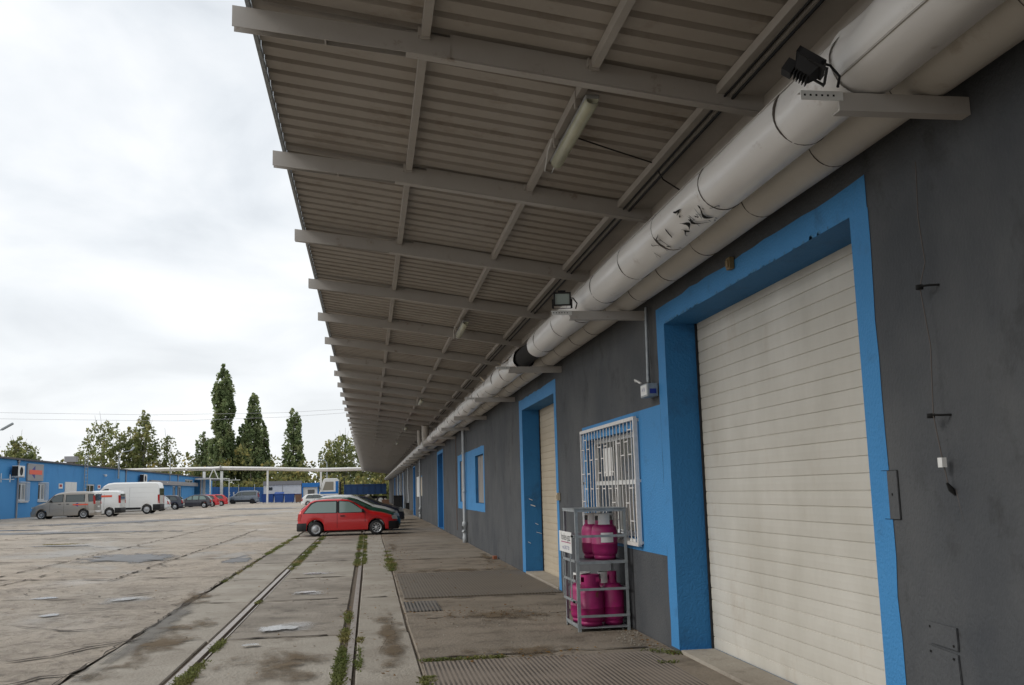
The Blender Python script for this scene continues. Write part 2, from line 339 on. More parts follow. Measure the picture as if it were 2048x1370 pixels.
def sheet(name, pts, mat, dz=.004, thick=0, edge_jit=0):
    """flat outline laid on the ground (world x, y)"""
    mb = MB(); out_ = []
    for _ in range(2): pts = [q for i in range(len(pts)) for q in ((pts[i][0]*.75+pts[(i+1) % len(pts)][0]*.25, pts[i][1]*.75+pts[(i+1) % len(pts)][1]*.25), (pts[i][0]*.25+pts[(i+1) % len(pts)][0]*.75, pts[i][1]*.25+pts[(i+1) % len(pts)][1]*.75))]
    for i, p in enumerate(pts):
        q = pts[(i+1) % len(pts)]; L = math.hypot(q[0]-p[0], q[1]-p[1]); k = max(1, int(L/.35)) if edge_jit else 1
        for j in range(k):
            t = j/k; out_.append((p[0]+(q[0]-p[0])*t+random.uniform(-1, 1)*edge_jit, p[1]+(q[1]-p[1])*t+random.uniform(-1, 1)*edge_jit))
    cx = sum(p[0] for p in out_)/len(out_); cy = sum(p[1] for p in out_)/len(out_)
    vs = [(cx, cy, g(cx, cy)+dz)]+[(x, y, g(x, y)+dz) for x, y in out_]
    n = len(out_); mb.add(vs, [(0, i+1, (i+1) % n+1) for i in range(n)])
    ob = mb.build(name, mat); at = ob.data.attributes.new('inner', 'FLOAT', 'POINT'); at.data[0].value = 1.0
    return struct(ob)

mb = MB()
xs = [-1500, -700, -300, -120, -60, -40, -26, -22, -18, -14, -10, -8, -6, -5, -4, -3.4, -2.72]
xs2 = [.47, 3.02, 8, 20, 60, 200, 700, 1500]
ys = [-300, -60, -20, -5, 0, 4, 8, 12, 16, 20, 26, 34, 44, 56, 70, 90, 115, 140, 172, 220, 320, 600, 1200, 2200]
def grid(mb, xs, ys, dz=0, step=None):
    vs = [(x, y, g(x, y)+dz) for y in ys for x in xs]; n = len(xs)
    mb.add(vs, [(j*n+i, j*n+i+1, (j+1)*n+i+1, (j+1)*n+i) for j in range(len(ys)-1) for i in range(n-1)])
grid(mb, xs+[-2.0, -1, .47, 3.02, 8, 20, 60, 200, 700, 1500], ys, -.022)
struct(mb.build('ground', M['soil']))
# finer near sheet of the yard with slight unevenness
mb = MB(); nx = [-60, -40, -26]+list(np.linspace(-24, -2.72, 60)); ny = list(np.linspace(-6, 40, 93))+list(np.linspace(41, 175, 68))+[220, 320]
vs = []
for y in ny:
    for x in nx:
        ex = .018*math.sin(y*2.9)+.014*math.sin(y*7.3+1) if x > -2.8 else 0
        if x > -2.8 and 14.6 < y < 18.2: ex -= .10*math.sin((y-14.6)/3.6*math.pi)
        vs.append((x+ex, y, g(x, y)+.006+.01*math.sin(x*1.3+y*.7)*math.sin(y*.31+x*.2)+random.uniform(-.003, .003)*(y < 30)))
n = len(nx); mb.add(vs, [(j*n+i, j*n+i+1, (j+1)*n+i+1, (j+1)*n+i) for j in range(len(ny)-1) for i in range(n-1)], True)
struct(mb.build('yard_surface', M['ground']))
# beyond the right-hand walkway and behind the warehouse the yard goes on
# paving slabs: between the rails, and the strips either side
mb = MB()
def slab(x0, x1, y0, y1, mi, th=.05):
    mb.cur = mi; t = [random.uniform(-.006, .006) for _ in range(4)]; j = lambda: random.uniform(-.012, .012)
    P = [(x0+j(), y0+j()), (x1+j(), y0+j()), (x1+j(), y1+j()), (x0+j(), y1+j())]; b = .012
    zt = [g(*p)+t[i] for i, p in enumerate(P)]
    bot = [(p[0], p[1], zt[i]-th) for i, p in enumerate(P)]
    cx, cy = (x0+x1)/2, (y0+y1)/2
    rim = [(p[0], p[1], zt[i]-b) for i, p in enumerate(P)]
    top = [(p[0]+(b if p[0] < cx else -b), p[1]+(b if p[1] < cy else -b), zt[i]) for i, p in enumerate(P)]
    o = len(mb.v); vs = bot+rim+top; fs = [(8, 9, 10, 11)]
    for k in range(4): fs += [(k, (k+1) % 4, 4+(k+1) % 4, 4+k), (4+k, 4+(k+1) % 4, 8+(k+1) % 4, 8+k)]
    mb.add(vs, fs)
yj = [-4, 0, 4, 7.95, 11.88, 15.85, 19.85, 24.3, 28.3, 32.3, 36.1]+[36.1+4*k for k in range(1, 24)]
for a, b in zip(yj, yj[1:]):
    slab(-1.625, -.30, a+.02, b-.02, random.choice([0, 0, 1]))
    slab(-.125, .455, a+.015, b-.015, 1)
    slab(-2.69, -1.80, a+.015, b-.015, random.choice([0, 1]))
struct(mb.build('track_paving', [M['concrete'], M['concrete_b']]))
# walkway along the wall, in bays
mb = MB(); wj = [-4, 2, 7.6, 9.95, 13.0, 15.2, 20.2, 24, 27.4, 31, 36, 41, 46, 51, 56, 61, 66, 71]+[71+6*k for k in range(1, 9)]
for a, b in zip(wj, wj[1:]): slab(.475, 3.0, a+.01, b-.01, random.choice([0, 0, 1]))
struct(mb.build('walkway', [M['walk'], M['walk_b']]))
# damp and asphalt patches, puddles
sheet('asphalt_patch', [(-7.6, 24.6), (-7.5, 29.2), (-6.2, 30.0), (-5.0, 29.0), (-4.35, 27.0), (-5.1, 24.3), (-6.2, 25.6)], M['asphalt'], .016, edge_jit=.09)
sheet('asphalt_patch', [(-3.7, 24.3), (-3.45, 27.2), (-2.85, 28.6), (-2.78, 24.6), (-3.2, 23.8)], M['asphalt'], .016, edge_jit=.06)
sheet('asphalt_patch', [(-17.5, 52), (-12, 60), (-7.5, 70), (-9.5, 72), (-15, 63), (-20, 55)], M['asphalt'], .02, edge_jit=.15)
sheet('asphalt_patch', [(-22, 40), (-13, 44), (-6, 45), (-6.5, 47), (-14, 47), (-23, 44)], M['asphalt'], .02, edge_jit=.2)
sheet('asphalt_patch', [(-14, 95), (-6, 100), (-5, 108), (-12, 112), (-16, 104)], M['asphalt'], .025, edge_jit=.25)
sheet('asphalt_patch', [(-2.62, 8), (-2.45, 8), (-2.2, 11.5), (-2.28, 14.5), (-2.5, 17.5), (-2.95, 18.6), (-2.85, 14), (-2.75, 11)], M['asphalt_old'], .012, edge_jit=.05)
for P in ([(-4.6, 14.5), (-4.3, 14.3), (-4.05, 14.7), (-4.3, 15.1)], [(-4.15, 16.3), (-3.8, 16.2), (-3.45, 16.6), (-3.75, 17.1)], [(-5.5, 16.8), (-5.1, 16.7), (-4.8, 17.1), (-5.2, 17.4)],
          [(-1.42, 12.25), (-.9, 12.2), (-.6, 12.6), (-.95, 12.95), (-1.4, 12.8)], [(-1.45, 11.2), (-1.15, 11.15), (-1.1, 11.35), (-1.35, 11.45)], [(-1.45, 16.7), (-.9, 16.7), (-.55, 16.95), (-1.3, 17.1)],
          [(-1.4, 20.6), (-.9, 20.5), (-.8, 20.8), (-1.3, 21)], [(-11.5, 33.3), (-8.4, 33.6), (-8.0, 34.1), (-10.8, 34.2)], [(-19, 47), (-15, 48.6), (-13.4, 49.6), (-16.8, 49.5)]):
    sheet('puddle', P, M['puddle'], .024, edge_jit=.06)
for P in ([(-1.55, 11.95), (-.55, 11.95), (-.42, 13.3), (-1.5, 13.4)], [(-1.55, 16.3), (-.45, 16.35), (-.45, 17.5), (-1.5, 17.3)], [(-1.5, 20.2), (-.5, 20.3), (-.6, 21.3), (-1.4, 21.2)],
          [(-4.5, 15.9), (-3.3, 15.9), (-3.1, 17.3), (-4.2, 17.5)], [(-12, 64), (-7, 72), (-4, 84), (-7, 86), (-13, 74)]):
    sheet('damp_patch', P, M['wet'], .0125, edge_jit=.07)

CRACKS = [([(-3.6, 10.67), (-3.24, 11.02), (-2.95, 11.61), (-2.58, 12.05), (-2.26, 12.23)], 0.028), ([(-5.72, 16.82), (-4.87, 16.7), (-4.21, 16.74), (-3.68, 17.47), (-3.12, 17.93)], 0.02), ([(-6.61, 19.4), (-6.58, 20.93), (-6.55, 22.73), (-4.81, 23.29)], 0.018), ([(-15.84, 46.19), (-11.88, 43.79), (-8.57, 43.23), (-3.73, 43.52)], 0.03), ([(-4.48, 13.56), (-3.58, 12.94), (-2.97, 13.28), (-2.62, 13.65)], 0.02), ([(-3.15, 9.38), (-2.94, 9.74), (-2.48, 9.97)], 0.03), ([(-3.12, 11.66), (-2.99, 11.77), (-2.55, 12.16)], 0.014), ([(-13.42, 39.18), (-12.02, 39.72), (-10.67, 38.09)], 0.03)]
def crack(pts, w0, lift=.024):
    mb = MB(); P = []
    for a, b in zip(pts, pts[1:]):
        L = math.hypot(b[0]-a[0], b[1]-a[1]); n = max(2, int(L/.16))
        for i in range(n): t = i/n; P.append((a[0]+(b[0]-a[0])*t+random.gauss(0, .02), a[1]+(b[1]-a[1])*t+random.gauss(0, .03)))
    k = len(P); ws = [w0*1.5*abs(math.sin(i*.37)+.6*math.sin(i*1.3))*random.uniform(.4, 1.2)+.002 for i in range(k)]
    vs = []
    dx, dy = pts[-1][0]-pts[0][0], pts[-1][1]-pts[0][1]; q = math.hypot(dx, dy); nx_, ny_ = -dy/q, dx/q
    for i, (x, y) in enumerate(P): vs += [(x-nx_*ws[i], y-ny_*ws[i], g(x, y)+lift), (x+nx_*ws[i], y+ny_*ws[i], g(x, y)+lift)]
    mb.add(vs, [(2*i, 2*i+2, 2*i+3, 2*i+1) for i in range(k-1)]); struct(mb.build('ground_crack', M['crack']))
M['crack'] = pmat('crack dirt', (.06, .048, .036), .95)
for pts, w0 in CRACKS: crack(pts, w0)
for k, yq in enumerate(yj):
    if 6 < yq < 60:
        crack([(-1.60, yq), (-.32, yq+.03)], .028, .009); crack([(-2.66, yq+.02), (-1.82, yq)], .02, .009)
        if k % 2: crack([(-.11, yq), (.44, yq)], .018, .009)
for yq in wj:
    if 6 < yq < 60: crack([(.5, yq), (1.8, yq+.02), (2.95, yq)], .014, .009)
crack([(-2.71, 8), (-2.70, 14), (-2.73, 20), (-2.70, 27)], .009)
for xq, ya, yb in ((-7.4, 14, 64), (-13.2, 26, 90), (-4.9, 20, 46)): crack([(xq, ya), (xq+.1, (ya+yb)/2), (xq, yb)], .018)
for yq, xa, xb in ((26, -14, -2.8), (32.5, -17, -2.8), (38.5, -18, -5), (52, -20, -3), (60, -20, -5), (20.5, -7.4, -2.8)): crack([(xa, yq+.3), ((xa+xb)/2, yq), (xb, yq+.1)], .035)
M['dirt'] = fade_mat('loose dirt', (.13, .095, .06), .95, (.19, .145, .095), 5, .7, .2, dens=.85, wn=4.2, th=2.5)
for P in ([(.55, 12.4), (1.6, 12.1), (2.8, 12.5), (2.9, 13.4), (1.8, 13.9), (.6, 13.6)], [(.55, 9.75), (1.6, 9.7), (2.8, 9.8), (2.6, 10.5), (1.4, 10.4), (.6, 10.6)], [(.5, 19.8), (2.9, 19.9), (2.9, 20.9), (1.6, 20.6), (.55, 21)], [(2.4, 21.5), (2.95, 20), (2.97, 27), (2.7, 26)], [(.5, 24), (.9, 27), (.95, 32), (.5, 33)], [(-2.9, 15.0), (-2.3, 15.2), (-2.4, 17.6), (-2.95, 18.4), (-3.2, 16.8)], [(-1.6, 8.2), (-.35, 8.2), (-.35, 11.7), (-1.6, 11.7)], [(-2.6, 8.5), (-1.85, 8.5), (-1.85, 15), (-2.6, 15)], [(.0, 8.2), (.44, 8.2), (.44, 15), (.0, 15)]):
    sheet('dirt_patch', P, M['dirt'], .0155, edge_jit=.05)

# rails with flangeway grooves
for x, lab in ((-1.72, 'worn steel rail set flush in the concrete yard, the left one of the track'), (-.19, 'rusty steel rail with weeds beside it, the right one near the walkway')):
    mb = MB(); ysr = list(np.linspace(-4, 128, 67))
    for a, b in zip(ysr, ysr[1:]):
        za, zb = g(x, a), g(x, b)
        for dx0, dx1, h in ((-.034, .034, .008), (-.008, .008, -.03), (.075, .09, -.004)):
            mb.hexa([(x+dx0, a, za-.05), (x+dx1, a, za-.05), (x+dx1, b, zb-.05), (x+dx0, b, zb-.05), (x+dx0, a, za+h), (x+dx1, a, za+h), (x+dx1, b, zb+h), (x+dx0, b, zb+h)])
    tag(mb.build('railway_rail', M['rail']), lab, 'rail')

def ribbed(name, x0, x1, y0, y1, mat, label, cat):
    mb = MB(); z = max(g(1, y0), g(1, y1)); mb.box((x0, y0, z-.03), (x1, y1, z+.010)); return tag(mb.build(name, mat, bevel=.003), label, cat)
ribbed('ribbed_plate', .50, 2.72, 6.3, 9.68, M['ribbed'], 'ribbed steel ramp plate in front of the big cream shutter door', 'floor plate')
ribbed('ribbed_plate', .53, 2.95, 15.35, 19.9, M['ribbed_dark'], 'dark worn ribbed plate across the walkway before the second doorway', 'floor plate')
ribbed('drain_grate', .50, .98, 13.75, 14.95, M['grate'], 'small slatted drain grate at the edge of the walkway', 'grate')

# ---------------------------------------------------------------- warehouse on the right
XW = 3.0
wh = empty('warehouse', (3, 60, 0), 'long dark grey warehouse with blue door surrounds on the right', 'building')
def grid_wall(mb, us, zs, holes, fn, jit=0):
    us = sorted(set(us+[h[0] for h in holes]+[h[1] for h in holes])); zs = sorted(set(zs+[h[2] for h in holes]+[h[3] for h in holes]))
    for a, b in zip(us, us[1:]):
        for c, e in zip(zs, zs[1:]):
            mu, mz = (a+b)/2, (c+e)/2
            if any(h[0] < mu < h[1] and h[2] < mz < h[3] for h in holes): continue
            mb.quad(fn(a, c), fn(b, c), fn(b, e), fn(a, e))
# openings: y0, y1, z0, z1, depth
D1 = (5.62, 9.59, 0.02, 3.24, .37); D2 = (15.75, 19.13, 0.02, 3.15, .38)
W1 = (10.95, 13.45, 1.02, 2.25, .16); WA = (25.95, 27.95, 1.27, 2.58, .12); WB = (30.85, 32.75, 1.27, 2.58, .075)
D3 = (40.4, 43.3, .1, 3.2, .36); D4 = (64.7, 67.3, .12, 3.25, .36); WC = (56.2, 58.6, 1.4, 2.5, .12)
D5 = (84.5, 88.5, .15, 3.25, .36); D6 = (101, 104.5, .2, 3.25, .36); D7 = (113, 116.5, .2, 3.25, .36)
ops = [D1, D2, W1, WA, WB, D3, D4, WC, D5, D6, D7]
ZT = 3.8
mb = MB(); fx = lambda u, z: (XW, u, z)
grid_wall(mb, [-14, 147.5], [-.1, ZT], [o[:4] for o in ops], fx)
mb.quad((XW, 147.5, -.1), (14, 147.5, -.1), (14, 147.5, ZT), (XW, 147.5, ZT)); mb.quad((XW, -14, -.1), (14, -14, -.1), (14, -14, ZT), (XW, -14, ZT)); mb.quad((14, -14, -.1), (14, 147.5, -.1), (14, 147.5, ZT), (14, -14, ZT))
mb.build('wall', M['grey_wall'], wh)
mb = MB(); mb.quad((XW, -14, ZT), (XW, 147.5, ZT), (XW, 147.5, 4.6), (XW, -14, 4.6)); mb.quad((XW, 147.5, ZT), (14, 147.5, ZT), (14, 147.5, 5.2), (XW, 147.5, 5.2)); mb.build('upper_wall', M['upper_wall'], wh)
mb = MB(); mb.box((XW, -14, 4.62), (14, 147.5, 5.3)); mb.build('roof', M['greyroof'], wh)
def surround(o, outer, name='door_surround', back=None, mat=None, extra=None):
    """painted frame: proud strip on the wall with a wavering edge, plus the reveals"""
    y0, y1, z0, z1, dp = o; Y0, Y1, Z0, Z1 = outer
    mb = MB(); x = XW-.004; J = lambda: random.uniform(-.012, .012)
    def strip(a0, a1, b0, b1, hz):  # ragged outer edges
        n = max(2, int((a1-a0)/.22)); pa = []; pb = []
        for i in range(n+1):
            t = a0+(a1-a0)*i/n
            pa.append((b0, t)); pb.append((b1+J(), t))
        for i in range(n):
            if hz: mb.quad((x, pa[i][1], pa[i][0]), (x, pa[i+1][1], pa[i+1][0]), (x, pb[i+1][1], pb[i+1][0]), (x, pb[i][1], pb[i][0]))
            else: mb.quad((x, pa[i][0], pa[i][1]), (x, pa[i+1][0], pa[i+1][1]), (x, pb[i+1][0], pb[i+1][1]), (x, pb[i][0], pb[i][1]))
    strip(Z0, z1, y0, Y0, False); strip(Z0, z1, y1, Y1, False); strip(Y0, Y1, z1, Z1, True)
    if Z0 < z0-.05: strip(y0, y1, z0, Z0, True)
    if extra:
        for (a, b, c, e) in extra: strip(a, b, c, e, True)
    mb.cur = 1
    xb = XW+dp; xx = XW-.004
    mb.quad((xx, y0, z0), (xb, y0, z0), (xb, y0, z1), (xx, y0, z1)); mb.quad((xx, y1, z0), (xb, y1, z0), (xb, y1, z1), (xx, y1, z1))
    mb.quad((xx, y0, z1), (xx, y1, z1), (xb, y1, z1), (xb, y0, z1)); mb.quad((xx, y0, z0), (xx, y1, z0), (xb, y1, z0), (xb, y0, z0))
    return mb.build(name, [M['blue'], M['blue_shaded_dirty']], wh)
surround(D1, (5.40, 9.85, .02, 3.44))
surround(D2, (15.55, 19.5, .02, 3.36))
# the blue field round the barred window joins the first door surround
mb = MB(); x = XW-.0035
grid_wall(mb, [9.853, 13.66], [.90, 2.44], [W1[:4]], lambda u, z: (x, u, z))
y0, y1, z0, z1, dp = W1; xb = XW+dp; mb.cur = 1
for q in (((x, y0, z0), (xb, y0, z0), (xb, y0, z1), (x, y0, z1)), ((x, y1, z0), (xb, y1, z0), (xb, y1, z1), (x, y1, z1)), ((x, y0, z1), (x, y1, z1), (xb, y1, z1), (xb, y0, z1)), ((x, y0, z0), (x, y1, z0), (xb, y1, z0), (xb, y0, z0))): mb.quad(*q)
mb.build('window_surround', [M['blue'], M['blue_shaded_dirty']], wh)
surround(WA, (25.72, 29.3, 1.05, 2.79), 'window_surround')
surround(WB, (29.306, 33.5, 1.05, 2.79), 'window_surround')
surround(D3, (40.15, 43.7, .1, 3.33)); surround(D4, (64.5, 67.6, .12, 3.33)); surround(D5, (84.3, 88.8, .15, 3.33)); surround(D6, (100.8, 104.8, .2, 3.33)); surround(D7, (112.8, 116.8, .2, 3.33))
surround(WC, (56.1, 58.7, 1.35, 2.55), 'window_surround')
for (xa, za, l_, h) in ((3.09, 1.42, .07, .012), (3.12, 1.30, .09, .018), (3.2, .95, .06, .01), (3.22, .78, .1, .008), (3.05, .6, .05, .01)):
    mb = MB(); mb.hexa([(xa, 19.122, za), (xa+l_, 19.122, za-.03), (xa+l_, 19.128, za-.03), (xa, 19.128, za), (xa, 19.122, za+h), (xa+l_, 19.122, za-.03+h), (xa+l_, 19.128, za-.03+h), (xa, 19.128, za+h)])
    mb.build('scuff_mark', M['paper'], wh)
mb = MB()
for _ in range(70):
    y = random.uniform(5.7, 9.55); s_ = random.uniform(.008, .03); zc = D1[3]+random.uniform(0, .018); 
    mb.poly([(XW-.0065, y-s_, D1[3]+.001), (XW-.0065, y-s_*.3, zc+s_*.5), (XW-.0065, y+s_*.8, zc+s_*.2), (XW-.0065, y+s_, D1[3]+.001)])
mb.build('flaked_edge', pmat('bare flaked paint', (.10, .27, .46), .8, (.03, .12, .26), 20, .4), wh)
# shutters made of grooved slats
def shutter(o, mat, pitch, label=None, name='shutter'):
    y0, y1, z0, z1, dp = o; mb = MB(); x = XW+dp-.03; z = z0; k = 0
    mb.box((x+.012, y0+.03, z0), (x+.03, y1-.03, z1+.05))
    while z < z1:
        h = pitch; gdep = .007; gap = .005 if k % 4 else .010
        pr = [(x+gdep, z+.0), (x, z+gap*.5), (x-.002, z+h*.5), (x, z+h-gap), (x+gdep, z+h-gap*.5), (x+gdep, z+h)]
        for a, b in zip(pr, pr[1:]):
            mb.quad((a[0], y0+.03, a[1]), (b[0], y0+.03, b[1]), (b[0], y1-.03, b[1]), (a[0], y1-.03, a[1]))
        z += h; k += 1
    s = mb.build(name, mat, wh)
    if label: s['label'] = label
    m2 = MB(); m2.box((x-.02, y0+.001, z0), (x+.03, y0+.03, z1-.002)); m2.build('guide_rail', M['dark'], s)
    m2 = MB(); m2.box((x-.02, y1-.03, z0), (x+.03, y1-.001, z1-.002)); m2.build('guide_rail', M['dark'], s)
    return s
shutter(D1, M['shutter'], .1168, 'cream slatted roller shutter, closed')
shutter(D2, M['shutter_tan'], .12, 'tan sectional shutter seen edge on')
def solid_door(o, mat):
    y0, y1, z0, z1, dp = o; mb = MB(); x = XW+dp-.05
    ym = (y0+y1)/2
    mb.box((x, y0+.02, z0), (x+.04, ym-.006, z1-.02)); mb.box((x, ym+.006, z0), (x+.04, y1-.02, z1-.02))
    for yy in (y0+.15, ym-.15, ym+.15, y1-.15):
        mb.box((x-.012, yy-.03, z0+.1), (x, yy+.03, z1-.15))
    s = mb.build('double_door', mat, wh); m2 = MB(); m2.box((x-.05, ym-.09, 1.05), (x-.013, ym-.06, 1.25)); m2.build('handle', M['galv'], s)
for o in (D3, D4, D5, D6, D7): solid_door(o, M['blue_shaded_dirty'])
# windows
def window(o, mull, trans, glassm, frm, parent=wh, X=XW, sgn=1, fw=.06, label=None):
    y0, y1, z0, z1, dp = o; x = X+sgn*(dp-.05); mb = MB()
    def b(a0, a1, c0, c1, p=0):
        xa, xb2 = sorted((x-sgn*p, x+sgn*.05)); mb.box((xa, a0, c0), (xb2, a1, c1))
    b(y0, y0+fw, z0, z1); b(y1-fw, y1, z0, z1); b(y0+fw, y1-fw, z0, z0+fw); b(y0+fw, y1-fw, z1-fw, z1)
    for m in mull: b(m-fw*.45, m+fw*.45, z0+fw, z1-fw, .004)
    for t in trans: b(y0+fw, y1-fw, t-fw*.45, t+fw*.45, .008)
    f = mb.build('window', M['white'], parent)
    if label: f['label'] = label
    m2 = MB(); xa = x+sgn*.03; m2.quad((xa, y0+.01, z0+.01), (xa, y1-.01, z0+.01), (xa, y1-.01, z1-.01), (xa, y0+.01, z1-.01)); m2.build('pane', glassm, f)
    return f
wf = window(W1, [12.2], [1.66], M['glass_lit'], None, label='white framed window behind bars')
mb = MB(); mb.box((XW+.128, 12.5, 1.75), (XW+.136, 13.0, 2.12)); mb.build('paper_notice', M['paper'], wf)
mb = MB(); mb.box((XW-.03, 10.93, .985), (XW+.11, 13.47, 1.018)); mb.build('sill', M['white'], wf)
def infill(o):
    y0, y1, z0, z1, dp = o; mb = MB(); x = XW+dp-.04; mb.box((x, y0+.01, z0+.01), (x+.03, y1-.01, z1-.01))
    for k in range(5): yy = y0+.2+k*.38; mb.box((x-.008, yy, z0+.03), (x, yy+.012, z1-.03))
    mb.build('window_infill', pmat('boarded window', (.30, .29, .28), .7, (.24, .22, .2), 3, .6), wh)
infill(WA); infill(WB)
y0, y1, z0, z1, dp = WC; mb = MB(); mb.box((XW+.06, y0, z0), (XW+.1, y1, z1)); mb.build('window_infill', M['shutter_tan'], wh)
# blue ragged base of grey plinth
mb = MB(); mb.box((2.985, 5.9, -.01), (3.32, 9.5, .03)); mb.build('threshold', M['concrete_b'], wh)
mb = MB(); mb.box((2.985, 15.8, -.01), (3.33, 19.1, .05)); mb.build('threshold', M['concrete_b'], wh)

# barred grille in front of window
gr = empty('window_grille', (XW-.1, 12.2, 1.7), 'white steel bar grille mounted before the window beside the gas cylinder rack', 'window grille')
mb = MB(); Y0, Y1, Z0, Z1 = 10.72, 13.55, .97, 2.365; xg = XW-.045
def gp(y, z): return (xg, y, z)
mb.bar(gp(Y0, Z0), gp(Y0, Z1), .04, .045); mb.bar(gp(Y1, Z0), gp(Y1, Z1), .03, .03)
mb.bar(gp(Y0, Z1), gp(Y1, Z1), .04, .04); mb.bar(gp(Y0, Z0), gp(Y1, Z0), .04, .04)
for yy in (Y0, Y1):
    for zz_ in (Z0+.02, (Z0+Z1)/2, Z1-.02): mb.bar((xg, yy, zz_), (XW, yy, zz_), .03, .03)
mb.build('frame', M['grille'], gr)
mb = MB(); nb = 16
nb = 17
for k in range(1, nb):
    y = Y0+(Y1-Y0)*k/nb; bend = random.uniform(-.02, .02)
    mb.tube([(xg, y, Z0), (xg+random.uniform(-.01, .01), y+bend, Z0+.45), (xg, y+bend*.5, Z0+.9), (xg, y, Z1)], .0072, 6)
    if k < nb-0:
        for zq in ([.25, .62, 1.0, 1.28] if k % 2 else [.12, .45, .82, 1.15]):
            if random.random() < .62: mb.bar((xg, y, Z0+zq), (xg, y+(Y1-Y0)/nb, Z0+zq), .013, .013)
mb.build('bars', M['grille'], gr)

# electric box with conduit
eb = empty('junction_box', (XW-.1, 10.15, 2.5), 'small grey electrical box with stickers under the thin conduit by the big door', 'electrical box')
mb = MB(); mb.box((XW-.125, 9.88, 2.53), (XW-.005, 10.14, 2.67)); mb.build('box', M['galv'], eb, bevel=.008)
mb = MB(); mb.box((XW-.128, 9.90, 2.55), (XW-.126, 10.12, 2.655)); mb.build('front_sticker', M['white'], eb)
mb = MB(); mb.box((XW-.10, 9.875, 2.56), (XW-.03, 9.879, 2.61)); mb.build('blue_sticker', M['navy'], eb)
mb = MB(); text_mesh(mb, 'A  B', .06, lambda a, b: (XW-.1295, 10.02-a, 2.59+b)); mb.build('sticker_mark', M['navy'], eb)
cd_ = empty('conduit', (XW-.05, 10.02, 2.69), 'thin metal conduit running up the grey wall from the electrical box', 'conduit')
mb = MB(); mb.tube([(XW-.07, 10.02, 2.69), (XW-.06, 10.03, 3.1), (XW-.05, 10.05, 3.5)], .018, 8); mb.build('tube', M['galv'], cd_)
mb = MB(); mb.tube([(XW-.12, 10.12, 2.69), (XW-.15, 10.25, 2.74), (XW-.12, 10.33, 2.73)], .012, 6); mb.build('cable_elbow', M['white'], cd_)
mb = MB(); mb.tube([(XW-.03, 10.1, 2.66), (XW-.025, 10.12, 3.0), (XW-.02, 10.14, 3.5)], .008, 6); mb.build('cable', M['dark'], cd_)
# bell-sized yellowed box above the big door
mb = MB(); mb.box((XW-.05, 7.57, 3.36), (XW-.006, 7.655, 3.46)); mb.box((XW-.062, 7.585, 3.375), (XW-.05, 7.64, 3.44)); tag(mb.build('alarm_box', pmat('yellowed plastic', (.20, .14, .06), .6), bevel=.006), 'small yellowed plastic box above the big shutter door lintel', 'alarm box')
mb = MB(); mb.box((XW-.06, 15.42, 1.42), (XW-.006, 15.54, 1.54)); mb.box((XW-.075, 15.45, 1.45), (XW-.06, 15.51, 1.51)); tag(mb.build('door_switch', M['shutter_tan'], bevel=.005), 'small cream switch box at the edge of the second doorway', 'switch')
# lightning conductor wire
lw = empty('wall_wire', (XW-.05, 4.78, 1.5), 'thin rusty wire on two standoffs down the grey wall at the right edge', 'wire')
mb = MB(); mb.tube([(XW-.03, 4.80, 3.32), (XW-.05, 4.79, 3.0), (XW-.045, 4.77, 2.75), (XW-.07, 4.80, 2.62), (XW-.05, 4.78, 2.3), (XW-.07, 4.78, 1.93), (XW-.05, 4.765, 1.7), (XW-.03, 4.76, 1.55)], .003, 6); mb.build('strand', M['bandmetal'], lw)
for zc in (2.62, 1.93):
    mb = MB(); mb.tube([(XW, 4.73, zc), (XW-.05, 4.745, zc), (XW-.075, 4.79, zc+.004)], .006, 8); mb.lathe([(.0, -.012), (.02, -.012), (.02, .012), (0, .012)], (XW-.072, 4.80, zc), 10, 'z'); mb.build('standoff', M['darkgap'], lw)
mb = MB(); mb.box((XW-.066, 4.745, 1.66), (XW-.04, 4.785, 1.71)); mb.build('tag', M['white'], lw)
mb = MB(); mb.tube([(XW-.04, 4.76, 1.58), (XW-.02, 4.758, 1.545), (XW-.004, 4.752, 1.515)], [.006, .016, .004], 7); mb.build('clamp', M['darkgap'], lw)
# crack below the clamp and small flush hatches
mb = MB(); mb.poly([(XW-.001, 4.752, 1.55), (XW-.001, 4.742, 1.54), (XW-.001, 4.722, 1.45), (XW-.001, 4.70, 1.36), (XW-.001, 4.712, 1.40), (XW-.001, 4.731, 1.47)]); mb.build('wall_crack', M['bandmetal'], wh)
hb = empty('wall_hatch', (XW, 5.36, 1.37), 'narrow flush hatch in the door surround paint edge at the right', 'hatch')
mb = MB(); mb.cur = 0; mb.box((XW-.012, 5.405, 1.38), (XW-.0045, 5.475, 1.655)); mb.cur = 1; mb.box((XW-.012, 5.30, 1.38), (XW-.0045, 5.4045, 1.655)); mb.build('cover', [M['blue'], M['grey_wall']], hb)
mb = MB(); mb.box((XW-.0048, 5.297, 1.3765), (XW-.0042, 5.4785, 1.6585)); mb.build('rim', M['darkgap'], hb)
mb = MB(); mb.lathe([(0, -.002), (.008, -.002), (.008, 0), (0, 0)], (XW-.0125, 5.36, 1.52), 8, 'x'); mb.build('keyhole', M['darkgap'], hb)
cp = empty('cover_plate', (XW, 4.95, .55), 'two overlapping grey metal cover plates screwed low on the wall', 'cover plate')
mb = MB(); mb.hexa([(XW-.014, 4.84, .725), (XW-.004, 4.84, .725), (XW-.004, 5.10, .735), (XW-.014, 5.10, .735), (XW-.014, 4.84, .84), (XW-.004, 4.84, .84), (XW-.004, 5.11, .845), (XW-.014, 5.11, .845)]); mb.build('upper_plate', M['grey_wall'], cp)
